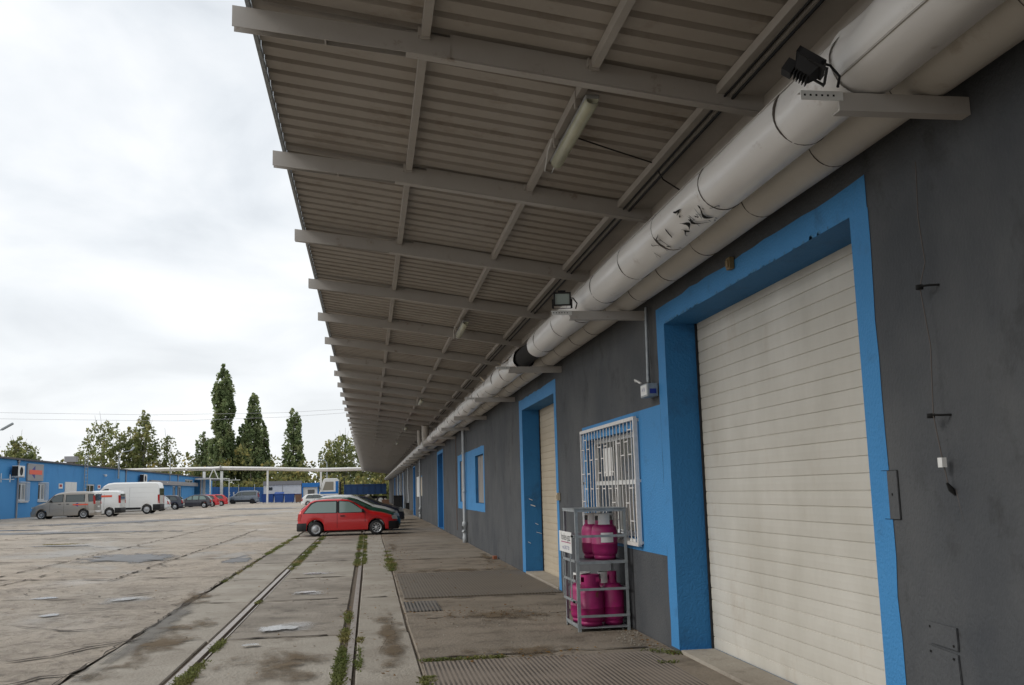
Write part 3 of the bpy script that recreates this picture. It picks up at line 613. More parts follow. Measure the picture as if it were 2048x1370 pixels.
mb = MB(); mb.hexa([(XW-.02, 4.82, .35), (XW-.004, 4.82, .35), (XW-.004, 5.13, .35), (XW-.02, 5.13, .35), (XW-.012, 4.85, .705), (XW-.004, 4.85, .705), (XW-.004, 5.12, .72), (XW-.012, 5.12, .72)]); mb.build('lower_plate', M['grey_wall'], cp)
for (yy, zz_) in ((5.08, .82), (4.87, .745), (5.09, .69), (4.88, .68)):
    mb = MB(); mb.lathe([(0, -.002), (.007, -.002), (.007, 0), (0, 0)], (XW-.0165, yy, zz_), 8, 'x'); mb.build('screw', M['darkgap'], cp)
# signs on the wall further along
mb = MB(); mb.box((XW-.03, 59.0, 1.35), (XW-.004, 62.0, 2.55)); tag(mb.build('notice_board', M['white']), 'pale notice board on the grey wall beyond the second downpipe', 'notice board')

# downpipes
def downpipe(y, z0, z1, label, boot=None, bend=False, wig=0):
    e_ = empty('downpipe', (XW-.08, y, z0), label, 'downpipe', 'downpipes on the warehouse wall')
    mb = MB(); zm = (z0+z1)/2; x = XW-.085
    pts = [(x, y, z0), (x+wig, y, z0+.8), (x+wig*.2, y+wig, zm), (x+wig*.6, y, z1-.4), (x, y, z1)]
    if bend: pts += [(x-.1, y, z1+.15), (x-.5, y, z1+.2)]
    mb.tube(pts, .052, 12); mb.build('pipe', M['white_pvc'], e_)
    for zc in (z0+1.55, z1-.7):
        mb = MB(); mb.lathe([(.052, -.03), (.064, -.03), (.064, .03), (.052, .03)], (x+wig*.4, y, zc), 12); mb.build('collar', M['white_pvc'], e_)
    if boot == 'cleanout':
        mb = MB(); mb.lathe([(.056, 0), (.072, 0), (.072, .2), (.064, .22), (.064, .52), (.078, .53), (.078, .62), (.056, .66)], (x, y, z0-.02), 14); mb.tube([(x, y-.02, z0+.3), (x-.06, y-.07, z0+.36)], .045, 10); mb.build('cleanout', M['white_pvc'], e_)
        mb = MB(); mb.box((x-.085, y-.075, z0+.4), (x-.07, y-.03, z0+.5)); mb.build('inspection_gap', M['darkgap'], e_)
    if boot == 'box':
        mb = MB(); mb.box((XW-.28, y-.3, z0-.3), (XW-.01, y+.3, z0+.42)); mb.build('rubber_boot', M['dark'], e_)
    return e_
downpipe(30.5, .05, 3.47, 'grey plastic downpipe with cleanout between the two small windows', 'cleanout')
downpipe(57.0, .12, 3.5, 'slim pale downpipe beside the pale notice board', 'cleanout', wig=.02)
downpipe(74.5, .45, 3.5, 'pale downpipe ending in a dark boot', 'box', wig=.05)
for yy in (84, 93, 101): downpipe(yy, .3, 3.3, 'pale curved downpipe at the far end of the warehouse wall', None, True, .04)
mb = MB(); mb.tube([(XW-.02, 33.9, .3), (XW-.025, 33.9, 2), (XW-.02, 33.95, 3.45)], .01, 6); mb.build('wall_cable', M['rust'], wh)

# ---------------------------------------------------------------- canopy
CY0, CY1 = -9.0, 147.0
ca = empty('canopy', (1, 56, 5), 'long corrugated steel canopy sloping down to the warehouse wall', 'canopy')
zs_ = lambda x: 5.115-.155*(x+.82)
mb = MB(); pit = .25; y = CY0; prof = []
while y < CY1:
    prof += [(y, 0), (y+.16, 0), (y+.172, .048), (y+.235, .048)]; y += pit
prof.append((y, 0))
vs = []; fs = []
for yy, h in prof:
    for x in (-.82, 3.0): vs.append((x, yy, zs_(x)+h))
for i in range(len(prof)-1): fs.append((2*i, 2*i+1, 2*i+3, 2*i+2))
mb.add(vs, fs); sh = mb.build('roof_sheet', M['sheet'], ca)
md = sh.modifiers.new('t', 'SOLIDIFY'); md.thickness = .004; md.offset = 1
mb = MB(); mb.box((-.855, CY0, zs_(-.82)-.045), (-.825, CY1, zs_(-.82)+.085)); mb.build('eaves_trim', M['galv'], ca)
for x, w_ in ((.42, .06), (1.66, .055)):
    mb = MB(); z = zs_(x); mb.box((x-w_/2, CY0, z-.085), (x-w_/2+.012, CY1, z-.003)); mb.box((x-w_/2+.012, CY0, z-.085), (x+w_/2, CY1, z-.073)); mb.build('purlin', M['purlin'], ca)
mb = MB(); z = zs_(2.9); mb.box((2.60, CY0, z-.035), (2.68, CY1, z+.035)); mb.box((2.70, CY0, z-.05), (2.74, CY1, z+.01)); mb.box((2.76, CY0, z-.035), (2.99, CY1, z-.02)); mb.box((2.97, CY0, z-.14), (2.995, CY1, z-.036)); mb.build('wall_channel', M['purlin'], ca)
mb = MB(); mb.tube([(2.72, CY0, z-.065), (2.72, 60, z-.07), (2.72, CY1, z-.065)], .012, 6); mb.tube([(2.66, CY0, z-.05), (2.66, CY1, z-.05)], .009, 6); mb.build('cable', M['dark'], ca)
n_b = 0
for k in range(-5, 47):
    y = 6.72+3*k
    if y > CY1-.3: break
    mb = MB(); zt = lambda x: 5.04-.118*(x+.94)    # top of the outer channel
    x0, x1 = -.94, .60; h = .155
    # outer C channel: web towards the camera, open at the back and below
    mb.hexa([(x0, y-.004, zt(x0)-h), (x1, y-.004, zt(x1)-h), (x1, y+.004, zt(x1)-h), (x0, y+.004, zt(x0)-h), (x0, y-.004, zt(x0)), (x1, y-.004, zt(x1)), (x1, y+.004, zt(x1)), (x0, y+.004, zt(x0))])
    mb.hexa([(x0, y+.004, zt(x0)-.008), (x1, y+.004, zt(x1)-.008), (x1, y+.11, zt(x1)-.008), (x0, y+.11, zt(x0)-.008), (x0, y+.004, zt(x0)), (x1, y+.004, zt(x1)), (x1, y+.11, zt(x1)), (x0, y+.11, zt(x0))])
    mb.hexa([(x0, y+.103, zt(x0)-h*.93), (x1, y+.103, zt(x1)-h*.93), (x1, y+.11, zt(x1)-h*.93), (x0, y+.11, zt(x0)-h*.93), (x0, y+.103, zt(x0)-.009), (x1, y+.103, zt(x1)-.009), (x1, y+.11, zt(x1)-.009), (x0, y+.11, zt(x0)-.009)])
    xs_t = -.30; mb.box((xs_t, y+.005, zt(xs_t)-h+.005), (xs_t+.012, y+.102, zt(xs_t)-.01))
    b = mb.build('beam', M['beam'], ca)
    # inner I beam
    mb = MB(); X0, X1 = .28, 2.995; zb = lambda x: 4.745-.142*(x-.28); H = .17
    y2 = y+.055
    for (a, b2, c, e2) in ((-.045, .045, 0, .010), (-.004, .004, .010, H-.01), (-.045, .045, H-.01, H)):
        mb.hexa([(X0, y2+a, zb(X0)+c), (X1, y2+a, zb(X1)+c), (X1, y2+b2, zb(X1)+c), (X0, y2+b2, zb(X0)+c), (X0, y2+a, zb(X0)+e2), (X1, y2+a, zb(X1)+e2), (X1, y2+b2, zb(X1)+e2), (X0, y2+b2, zb(X0)+e2)])
    mb.hexa([(.60, y+.0, zb(.6)+.011), (X1, y+.0, zb(X1)+.011), (X1, y+.008, zb(X1)+.011), (.60, y+.008, zb(.6)+.011), (.60, y, zb(.6)+H+.02), (X1, y, zb(X1)+H-.011), (X1, y+.008, zb(X1)+H-.011), (.60, y+.008, zb(.6)+H+.02)])
    mb.build('beam_arm', M['beam'], b)
    mb = MB()   # lugs tying the purlins to the beam
    for x in (.42, 1.66):
        mb.box((x-.055, y-.06, zb(x)+.12), (x-.045, y+.0, zs_(x)-.01))
        mb.box((x-.045, y-.06, zs_(x)-.1), (x+.03, y-.052, zs_(x)-.02))
    mb.build('lug', M['purlin'], b)
# fluorescent lamps
def strip_lamp(y, label):
    x, z = 1.70, zs_(1.70)-.19; e_ = empty('strip_lamp', (x, y, z), label, 'strip lamp', 'strip lamps under the canopy')
    L = 1.5
    mb = MB(); mb.box((x-.055, y, z), (x+.055, y+L, z+.035)); mb.build('housing', M['lamp_body'], e_, bevel=.012)
    mb = MB(); pr = [(-.052, 0), (-.05, -.035), (-.03, -.062), (0, -.07), (.03, -.062), (.05, -.035), (.052, 0)]
    pts = []
    for yy, s in ((y+.01, .6), (y+.05, 1), (y+L-.05, 1), (y+L-.01, .6)):
        pts += [(x+a*(.9 if s < 1 else 1), yy, z+b*s) for a, b in pr]
    n = len(pr); mb.add(pts, [(j*n+i, j*n+i+1, (j+1)*n+i+1, (j+1)*n+i) for j in range(3) for i in range(n-1)]+[tuple(range(n)), tuple(range(3*n, 4*n))], True)
    mb.build('cover', M['lamp_cover'], e_)
    mb = MB()
    for yy in (y+.3, y+L-.3): mb.box((x-.075, yy-.02, z+.036), (x-.03, yy+.02, zs_(x)-.01)); mb.box((x-.055, yy-.02, z+.036), (x+.02, yy+.02, z+.05))
    mb.build('hanger', M['purlin'], e_)
    mb = MB(); mb.tube([(x, y+L, z), (x-.02, y+L+.12, z-.06), (x-.09, y+L+.08, z-.05), (x-.1, y+L-.15, z+.06), (x-.09, y+L-.3, z+.12)], .006, 6); mb.build('lead', M['white'], e_)
    return e_
strip_lamp(6.95, 'long yellowed fluorescent lamp nearest the camera under the canopy')
strip_lamp(16.9, 'fluorescent lamp under the canopy above the second floodlight, second nearest')
for yy in (31.3, 44.6, 58): strip_lamp(yy, 'tiny distant fluorescent lamp far along the canopy underside')
mb = MB(); mb.tube([(1.74, 8.1, zs_(1.7)-.05), (2.2, 8.3, zs_(2.2)-.03), (2.62, 8.45, zs_(2.6)-.03), (2.75, 8.6, zs_(2.7)-.12), (2.95, 8.65, 4.35)], .007, 6); tag(mb.build('lamp_cable', M['dark']), 'dark cable running from the near strip lamp over to the wall', 'cable')

# ---------------------------------------------------------------- heating pipes on brackets
def noisy_pipe(mb, x, z, ya, yb, r, n=28, amp=.004, step=.25, dents=()):
    ys_ = list(np.arange(ya, yb, step))+[yb]; vs = []; ph = random.uniform(0, 6)
    for y in ys_:
        for k in range(n):
            t = 2*math.pi*k/n; q = r+amp*math.sin(3*t+y*1.7+ph)+amp*.6*math.sin(7*t-y*3.1)
            for (dy, dt, dr, dw, dd) in dents:
                a = (y-dy)/dw; b = (((t-dt+math.pi) % (2*math.pi))-math.pi)/dr
                q -= dd*math.exp(-a*a-b*b)
            vs.append((x+q*math.cos(t), y, z+q*math.sin(t)))
    mb.add(vs, [(i*n+k, i*n+(k+1) % n, (i+1)*n+(k+1) % n, (i+1)*n+k) for i in range(len(ys_)-1) for k in range(n)], True)
def band(mb, x, z, y, r, w_=.012, n=28):
    mb.lathe([(r-.01, -w_/2), (r+.005, -w_/2), (r+.005, w_/2), (r-.01, w_/2)], (x, y, z), n, 'y', False)
PX, PZ, PR = 2.46, 3.675, .176
p1 = empty('heating_pipe', (PX, 4.4, PZ), 'thick white clad heating pipe, outer of the two under the canopy, torn in places', 'pipe')
mb = MB(); noisy_pipe(mb, PX, PZ, 4.36, 13.95, PR, 32, .003, .08, dents=[(6.7, 3.9, .35, .25, .035), (7.4, 4.0, .3, .3, .02), (5.0, 2.8, .5, .3, .015)])
noisy_pipe(mb, PX, PZ, 15.35, 38.8, PR, 28, .005, .15, dents=[(16.5, 2.6, .7, .4, .05), (18.6, 3, .5, .3, .03)])
mb.build('cladding', M['pipe'], p1)
mb = MB(); noisy_pipe(mb, PX+.03, PZ+.03, -6, 4.42, PR+.025, 32, .003, .12, dents=[(4.2, 2.6, .6, .2, .04)]); mb.build('near_cladding', M['pipe'], p1)
mb = MB(); noisy_pipe(mb, PX, PZ, 42.5, 146, PR, 24, .005, .5); mb.build('far_cladding', M['pipe'], p1)
mb = MB(); noisy_pipe(mb, PX, PZ, 13.9, 15.4, PR-.035, 24, .004, .2); mb.build('bare_insulation', pmat('black insulation', (.012, .01, .009), .9), p1)
mb = MB(); noisy_pipe(mb, PX, PZ, 38.7, 42.6, PR-.02, 24, .004, .5)
mb.build('expansion_piece', M['pipe2'], p1)
for y in list(np.arange(5.1, 13.5, 1.17))+list(np.arange(15.9, 38, 1.17)):
    mb = MB(); band(mb, PX, PZ, y+random.uniform(-.1, .1), PR-.001, .006); mb.build('band', M['bandmetal'], p1)
mb = MB()
for a, b in ((4.5, 13.9), (15.4, 38)):
    ang = R(138); mb.bar((PX+(PR+.004)*math.cos(ang), a, PZ+(PR+.004)*math.sin(ang)), (PX+(PR+.004)*math.cos(ang), b, PZ+(PR+.004)*math.sin(ang)), .006, .006)
ang = R(215); mb.bar((PX+.03+(PR+.028)*math.cos(ang), -6, PZ+.03+(PR+.028)*math.sin(ang)), (PX+.03+(PR+.028)*math.cos(ang), 4.4, PZ+.03+(PR+.028)*math.sin(ang)), .01, .01)
mb.build('seam', M['beam'], p1)
# torn places: dark holes with curled shards of sheet
mb = MB(); mc = MB()
for cyl, y, angc, n_s in (((PX, PZ), 6.72, 236, 24), ((PX, PZ), 7.55, 226, 5), ((PX, PZ), 7.1, 185, 3)):
    for _ in range(n_s):
        a = R(angc+random.gauss(0, 11)); yy = y+random.gauss(0, .14); l_ = random.uniform(.03, .17); wd = random.uniform(.006, .028); dr = PR+.0035-.02*math.exp(-((yy-6.7)/.3)**2)
        def pc(t, yv, dr_): return (PX+dr_*math.cos(t), yv, PZ+dr_*math.sin(t))
        sk = random.uniform(-.05, .05)
        tgt = mb if random.random() < .8 else mc
        lift = .004 if tgt is mb else .022
        tgt.add([pc(a, yy, dr+.002), pc(a+wd/PR, yy+wd*.5, dr+.002), pc(a+(l_+.01)/PR, yy+sk+wd, dr+lift), pc(a+l_/PR, yy+sk, dr+lift*.8)], [(0, 1, 2, 3)])
for (a0, a1, ya, yb) in ((218, 268, 6.44, 6.62), (226, 272, 6.66, 6.78), (222, 250, 6.80, 6.96), (236, 262, 6.98, 7.06), (190, 204, 6.75, 7.0), (206, 224, 7.38, 7.50), (214, 232, 7.55, 7.62), (240, 256, 6.30, 6.38)):
    n = 9; up_ = []; dn = []
    for i in range(n+1):
        t = i/n; a = R(a0+(a1-a0)*t); wv = math.sin(math.pi*t)*.8+.1; y1_ = ya+(yb-ya)*.5+(a0-225)*.0; yy = (ya+yb)/2+.05*math.sin(t*5+a0)
        hw = (yb-ya)/2*wv*random.uniform(.12, .55); r_ = PR+.0055; up_.append((PX+r_*math.cos(a), yy+hw, PZ+r_*math.sin(a))); dn.append((PX+r_*math.cos(a), yy-hw, PZ+r_*math.sin(a)))
    mt_ = MB()
    for i in range(n): mt_.quad(up_[i], up_[i+1], dn[i+1], dn[i])
    mt_.build('tear', M['darkgap'], p1)
mb.build('peeled_flakes', M['darkgap'], p1); mc.build('torn_cladding', M['galv'], p1)
mb = MB()
for _ in range(16):
    a = R(random.uniform(70, 190)); yy = 19.9+random.uniform(-.1, .35) if random.random() < .5 else 17.0+random.uniform(-.2, .2)
    p_ = Vector((PX+(PR)*math.cos(a), yy, PZ+PR*math.sin(a))); q_ = p_+Vector((random.uniform(-.12, .02), random.uniform(-.12, .12), random.uniform(0, .14)))
    s_ = p_+Vector((random.uniform(-.04, .04), random.uniform(-.08, .08), .02)); mb.add([p_, q_, s_], [(0, 1, 2)])
mb.build('loose_cladding', pmat('torn foil', (.45, .38, .28), .6), p1)
# riser offset at y 40
mb = MB(); mb.tube([(PX-.02, 42.3, PZ), (PX-.05, 42.1, 4.0), (PX-.05, 42, 4.42)], .16, 18); mb.build('riser', M['pipe2'], p1)
mb = MB(); mb.tube([(PX-.2, 44.2, 3.7), (PX-.22, 44.1, 4.0), (PX-.22, 44, 4.35)], .085, 14); mb.build('thin_riser', M['pipe2'], p1)
p2 = empty('heating_pipe', (2.81, 4.4, 3.655), 'beige clad heating pipe, inner of the two against the wall', 'pipe')
mb = MB(); noisy_pipe(mb, 2.81, 3.655, -6, 146, .155, 26, .002, .4); mb.build('cladding', M['pipe2'], p2)
for y in np.arange(3.4, 34, 1.05):
    mb = MB(); band(mb, 2.81, 3.655, y+random.uniform(-.1, .1), .154, .004); mb.build('band', M['bandmetal'], p2)
by = [4.33, 10.25, 15.0, 20.0, 25.0, 29.4]+[34.2+4.8*k for k in range(22)]
names_l = ['long pale steel bracket carrying the pipes at the top right, floodlight fixed to its tip', 'steel pipe bracket beside the big door with the small square floodlight on it', 'pipe bracket just above the second blue doorway, by the black bare pipe section', 'third small bracket under the pipes left of the second doorway', 'pipe bracket above the pair of small blue windows, right one', 'pipe bracket directly above the near downpipe']
for i, y in enumerate(by):
    e_ = empty('pipe_bracket', (2.6, y, 3.45), names_l[i] if i < 6 else 'small distant bracket under the heating pipes far along the wall', 'bracket', 'brackets carrying the heating pipes')
    mb = MB(); xa = 2.16 if i else 2.30
    zb_, zt_ = 3.405, 3.498
    mb.box((xa, y-.006, zb_), (2.998, y+.006, zt_)); mb.box((xa, y+.006, zt_-.008), (2.998, y+.07, zt_)); mb.box((xa, y+.006, zb_), (2.998, y+.07, zb_+.008))
    mb.build('channel', M['beam'], e_)
    if i < 4:
        mb = MB(); mb.box((xa-.2, y-.012, zt_-.045), (xa+.02, y-.0065, zt_+.002)); mb.box((xa-.2, y-.0065, zt_-.004), (xa-.001, y+.03, zt_+.002)); s_ = mb.build('perforated_strip', M['white'], e_)
        mb = MB()
        for q in range(6): mb.box((xa-.185+q*.03, y-.0135, zt_-.026), (xa-.175+q*.03, y-.0122, zt_-.016))
        mb.build('hole', M['darkgap'], s_)
def floodlight(loc, rotz, tilt, label, lit_glass):
    e_ = empty('floodlight', loc, label, 'floodlight')
    mb = MB(); W_, H_, D_ = .17, .13, .07
    rot = Matrix.Rotation(rotz, 3, 'Z') @ Matrix.Rotation(tilt, 3, 'X')
    def tr(mbx, off=Vector((0, 0, .11))):
        for i, v in enumerate(mbx.v): mbx.v[i] = tuple(rot @ Vector(v)+Vector(loc)+off)
    mb.hexa([(-W_/2, 0, -H_/2), (W_/2, 0, -H_/2), (W_/2*.6, D_, -H_/2*.6), (-W_/2*.6, D_, -H_/2*.6), (-W_/2, 0, H_/2), (W_/2, 0, H_/2), (W_/2*.6, D_, H_/2*.6), (-W_/2*.6, D_, H_/2*.6)])
    for a in (-1, 1):
        mb.box((a*W_/2-.008, -.02, -H_/2-.008), (a*W_/2+.008, .012, H_/2+.008)); mb.box((-W_/2-.008, -.02, a*H_/2-.008), (W_/2+.008, .012, a*H_/2+.008))
    for k in range(5): mb.box((-.05, D_, -.035+k*.016), (.05, D_+.022, -.031+k*.016))
    mb.box((-.04, D_*.5, H_/2*.7), (.04, D_+.03, H_/2+.03))
    tr(mb); mb.build('body', M['dark'], e_)
    mb = MB(); mb.quad((-W_/2, -.006, -H_/2), (W_/2, -.006, -H_/2), (W_/2, -.006, H_/2), (-W_/2, -.006, H_/2)); tr(mb); mb.build('glass', lit_glass, e_)
    mb = MB(); mb.bar((-W_/2-.015, .02, 0), (-W_/2-.015, .02, -.1), .008, .02); mb.bar((W_/2+.015, .02, 0), (W_/2+.015, .02, -.1), .008, .02); mb.bar((-W_/2-.015, .02, -.1), (W_/2+.015, .02, -.1), .02, .006); tr(mb); mb.build('yoke', M['dark'], e_)
    mb = MB(); p0 = Vector(loc)+Vector((.08, .03, .13)); mb.tube([p0, p0+Vector((.05, .02, .0)), p0+Vector((.09, .01, -.06)), p0+Vector((.07, 0, -.12))], .007, 6); mb.build('lead', M['dark'], e_)
floodlight((2.13, 4.26, 3.50), R(68), R(-52), 'black floodlight on the bracket tip at the top right beside the pipe', M['dark'])
floodlight((2.06, 10.15, 3.50), R(-8), R(8), 'small square floodlight facing the camera beside the pipe, left of the big door', M['frost'])

# ---------------------------------------------------------------- gas rack and cylinders
rk = empty('cylinder_rack', (2.62, 11.5, 0), 'grey steel cage rack holding pink gas cylinders beside the barred window', 'rack')
RX0, RX1, RY0, RY1, RZ = 2.33, 2.93, 11.18, 11.86, 1.37
for x in (RX0, RX1):
    for y in (RY0, RY1):
        mb = MB(); s1 = 1 if x == RX0 else -1; s2 = 1 if y == RY0 else -1
        mb.box((min(x, x+s1*.035), min(y, y+s2*.004), 0), (max(x, x+s1*.035), max(y, y+s2*.004), RZ)); mb.box((min(x, x+s1*.004), min(y+s2*.0041, y+s2*.035), 0), (max(x, x+s1*.004), max(y+s2*.0041, y+s2*.035), RZ))
        mb.build('post', M['galv'], rk)
mb = MB()
for z in (.17, .465, .76, 1.055, 1.345):
    mb.box((RX0, RY0-.005, z-.014), (RX1, RY0-.001, z+.014)); mb.box((RX0, RY1+.001, z-.014), (RX1, RY1+.005, z+.014)); mb.box((RX1+.001, RY0, z-.014), (RX1+.005, RY1, z+.014))
mb.box((RX0-.005, RY0, .05), (RX0-.001, RY1, .085)); mb.box((RX0-.005, RY0, 1.335), (RX0-.001, RY1, 1.36)); mb.build('rails', M['galv'], rk)
mb = MB(); mb.box((RX0+.005, RY0+.005, .765), (RX1-.005, RY1-.005, .775)); mb.build('shelf', M['galv'], rk)
mb = MB(); mb.box((RX0+.005, RY0+.005, .035), (RX1-.005, RY1-.005, .045)); mb.build('shelf', M['galv'], rk)
mb = MB(); mb.box((RX0-.01, RY0-.01, 1.362), (RX1+.01, RY1+.01, 1.372)); mb.build('top_sheet', M['galv'], rk)
mb = MB(); xg = RX0-.012   # side gate, a smaller frame on the left face
for z in (.33, .56, .78, 1.06): mb.bar((xg, RY0+.02, z), (xg, RY1+.03, z), .012, .028)
for y in (RY0+.25, RY1+.02): mb.bar((xg, y, .33), (xg, y, 1.06), .03, .012, up=(1, 0, 0))
gt = mb.build('side_gate', M['galv'], rk)
mb = MB(); mb.lathe([(0, -.012), (.014, -.012), (.014, .012), (0, .012)], (xg-.02, RY0+.05, 1.06), 10, 'y'); mb.lathe([(0, -.012), (.014, -.012), (.014, .012), (0, .012)], (xg-.02, RY0+.05, .33), 10, 'y'); mb.build('latch', M['dark'], gt)
sg = empty('rack_sign', (RX0-.03, 11.6, 1.0), 'small white gas supplier sign hung on the side of the rack', 'sign')
SY0, SY1, SZ0, SZ1 = 11.30, 12.02, .86, 1.10
mb = MB(); mb.box((RX0-.026, SY0, SZ0), (RX0-.021, SY1, SZ1)); mb.build('board', M['white'], sg)
mb = MB(); text_mesh(mb, 'hodex-gaz', .135, lambda a, b: (RX0-.0268, (SY0+SY1)/2-.03-a*.98, 1.0+b*.9)); mb.build('lettering', M['darkgap'], sg)
mb = MB(); mb.box((RX0-.0272, SY0+.04, .972), (RX0-.0266, SY1-.12, .982)); mb.build('underline', M['magenta'], sg)
mb = MB(); text_mesh(mb, 'tel. 28 27 20', .085, lambda a, b: (RX0-.0268, (SY0+SY1)/2-.03-a*.95, .895+b*.7)); mb.build('small_print', M['navy'], sg)
def cylinder(x, y, z, r, h, label, collar='shroud', pink=False):
    e_ = empty('gas_cylinder', (x, y, z), label, 'gas cylinder', 'pink gas cylinders in the rack'); mt = M['magenta']
    mb = MB(); zb = .045; mb.lathe([(0, zb), (r*.75, zb), (r*.93, zb+.02), (r, zb+.06), (r, h*.42), (r+.003, h*.425), (r+.003, h*.44), (r, h*.445), (r, h-.10), (r*.93, h-.05), (r*.7, h-.015), (r*.35, h), (0, h)], (x, y, z), 32); mb.build('body', mt, e_)
    mb = MB(); mb.lathe([(r*.82, .005), (r*.84, .0), (r*.84, .055), (r*.82, .055)], (x, y, z), 28); mb.build('foot_ring', mt, e_)
    mb = MB(); n = 28; rc = r*.72 if collar == 'shroud' else r*.42; hc = .11 if collar == 'shroud' else .125
    for k in range(n):
        t0, t1 = 2*math.pi*k/n, 2*math.pi*(k+1)/n; d_ = ((math.degrees(t0)+70) % 120)
        P = lambda t, q, zz__: (x+q*math.cos(t), y+q*math.sin(t), z+h+zz__)
        segs = [(-.03, .03), (.085, hc)] if d_ < 38 else [(-.03, hc)]
        for a, b in segs:
            mb.cur = 1 if a >= -.03 and collar == 'shroud' and a == -.03 and b <= .03 else (1 if collar != 'shroud' else 0)
            zm_ = .0
            mb.add([P(t0, rc, a), P(t1, rc, a), P(t1, rc, b), P(t0, rc, b), P(t0, rc-.006, a), P(t1, rc-.006, a), P(t1, rc-.006, b), P(t0, rc-.006, b)], [(0, 1, 2, 3), (7, 6, 5, 4), (3, 2, 6, 7), (0, 4, 5, 1), (1, 5, 6, 2), (0, 3, 7, 4)])
    mb.build('collar', [mt if pink else M['white'], mt], e_)
    mb = MB(); mb.lathe([(0, 0), (.018, 0), (.018, .05), (.028, .05), (.028, .07), (0, .07)], (x, y, z+h), 12); mb.build('valve', M['rust'], e_)
    return e_
zt0 = .777
c = cylinder(2.72, 11.40, zt0, .150, .42, 'pink gas cylinder with paper label at the front of the upper shelf')
mb = MB(); n = 6
for k in range(n):
    t0, t1 = R(-105-14+k*9.5), R(-105-14+(k+1)*9.5); rr_ = .1525; x, y = 2.72, 11.40
    mb.quad((x+rr_*math.cos(t0), y+rr_*math.sin(t0), zt0+.20), (x+rr_*math.cos(t1), y+rr_*math.sin(t1), zt0+.20), (x+rr_*math.cos(t1), y+rr_*math.sin(t1), zt0+.31), (x+rr_*math.cos(t0), y+rr_*math.sin(t0), zt0+.31))
mb.build('paper_label', M['white'], c)
cylinder(2.66, 11.69, zt0, .145, .42, 'pink gas cylinder half hidden at the back of the upper shelf')
z0_ = .047
cylinder(2.52, 11.36, z0_, .150, .46, 'front left pink gas cylinder on the bottom shelf with pink collar', pink=True)
cylinder(2.79, 11.40, z0_, .128, .47, 'slimmer pink gas cylinder with narrow pink collar, front right below', 'neck')
cylinder(2.50, 11.70, z0_, .145, .46, 'back left pink gas cylinder on the bottom shelf behind the others')
cylinder(2.79, 11.69, z0_, .14, .46, 'back right pink gas cylinder on the bottom shelf behind the others')

mb = MB(); mb.box((2.86, 23.1, .028), (2.95, 23.28, .1)); tag(mb.build('loose_brick', M['brick'], bevel=.006), 'single red brick lying on the walkway by the wall', 'brick')
mb = MB(); mb.box((2.0, 81, .15), (2.75, 82, 1.35)); mb.box((1.97, 80.97, 1.35), (2.78, 82.03, 1.42)); tag(mb.build('waste_bin', M['dark'], bevel=.03), 'dark bulky bin standing by the far warehouse wall', 'bin')
mb = MB(); mb.box((1.1, 83, .15), (1.7, 83.9, 1.1)); mb.cur = 1; mb.box((.75, 83.2, .15), (1.05, 83.6, 1.0)); tag(mb.build('stacked_boxes', [M['rust'], M['white']], bevel=.02), 'brown and white boxes standing beyond the dark cars at the wall', 'boxes')
mb = MB(); n = 14
mb.lathe([(0, .42), (.5, .4), (1.0, .25), (1.4, .0)], (2.0, 69, g(2, 69)), 18); tag(mb.build('sand_heap', M['concrete'], None), 'low heap of sand on the far walkway against the wall', 'sand heap')

# ---------------------------------------------------------------- weeds, leaves
def scatter(name, segs, mat, label, cat, size=.05, tall=.09, dens=220):
    vs = []; fs = []
    for (x0, y0, x1, y1, wd, k) in segs:
        L = math.hypot(x1-x0, y1-y0); n = int(max(L, .3)*dens*k)
        cl = [random.random() for _ in range(max(2, int(L*3.2)))]
        for _ in range(n):
            t = random.choice(cl)+random.gauss(0, .17/max(L, .4)); t = min(1, max(0, t))
            x = x0+(x1-x0)*t+random.gauss(0, wd); y = y0+(y1-y0)*t+random.gauss(0, wd); z = g(x, y)-.004
            a = random.uniform(0, 6.28); h = random.uniform(.35, 1)*tall; s = random.uniform(.4, 1)*size; tilt = random.uniform(0, .05)
            dx, dy = math.cos(a)*s/2, math.sin(a)*s/2; lx, ly = -math.sin(a)*tilt, math.cos(a)*tilt
            o = len(vs); vs += [(x-dx, y-dy, z), (x+dx, y+dy, z), (x+dx*.8+lx, y+dy*.8+ly, z+h), (x-dx*.6+lx*1.3, y-dy*.6+ly*1.3, z+h*.9)]; fs.append((o, o+1, o+2, o+3))
    mb = MB(); mb.add(vs, fs); return tag(mb.build(name, mat), None, None, None, 'stuff')
scatter('weeds', [(-.26, 8.0, -.27, 12.3, .024, 1.15), (-.10, 9.4, -.10, 11.5, .015, .25), (-.26, 12.6, -.27, 14.2, .02, .5), (-.25, 22.5, -.25, 38, .035, 1.1), (-.10, 23, -.1, 38, .02, .4),
                  (-1.62, 8.6, -1.62, 10.6, .03, 1.3), (-1.62, 11.0, -1.63, 12.0, .02, .8), (-1.66, 15.6, -1.66, 15.9, .02, .7), (-1.67, 22, -1.66, 38, .045, 1.2), (-2.72, 27.5, -2.7, 39, .04, .9), (-2.7, 19.5, -2.71, 27, .03, .2),
                  (.48, 20.8, .5, 27.5, .05, .7), (.55, 9.8, 1.25, 9.8, .03, 1.2), (.48, 8.4, .49, 8.9, .03, 1.4), (2.93, 9.55, 2.75, 9.75, .06, .9), (2.65, 9.0, 2.75, 9.05, .03, .5), (-10.5, 35, -9.4, 35.3, .1, 1.2), (-19, 32, -17, 32, .1, .4), (-11, 26.2, -10.4, 26.3, .08, .5)], M['weed'], '', '', .018, .032, 430)
vs = []
mb = MB()
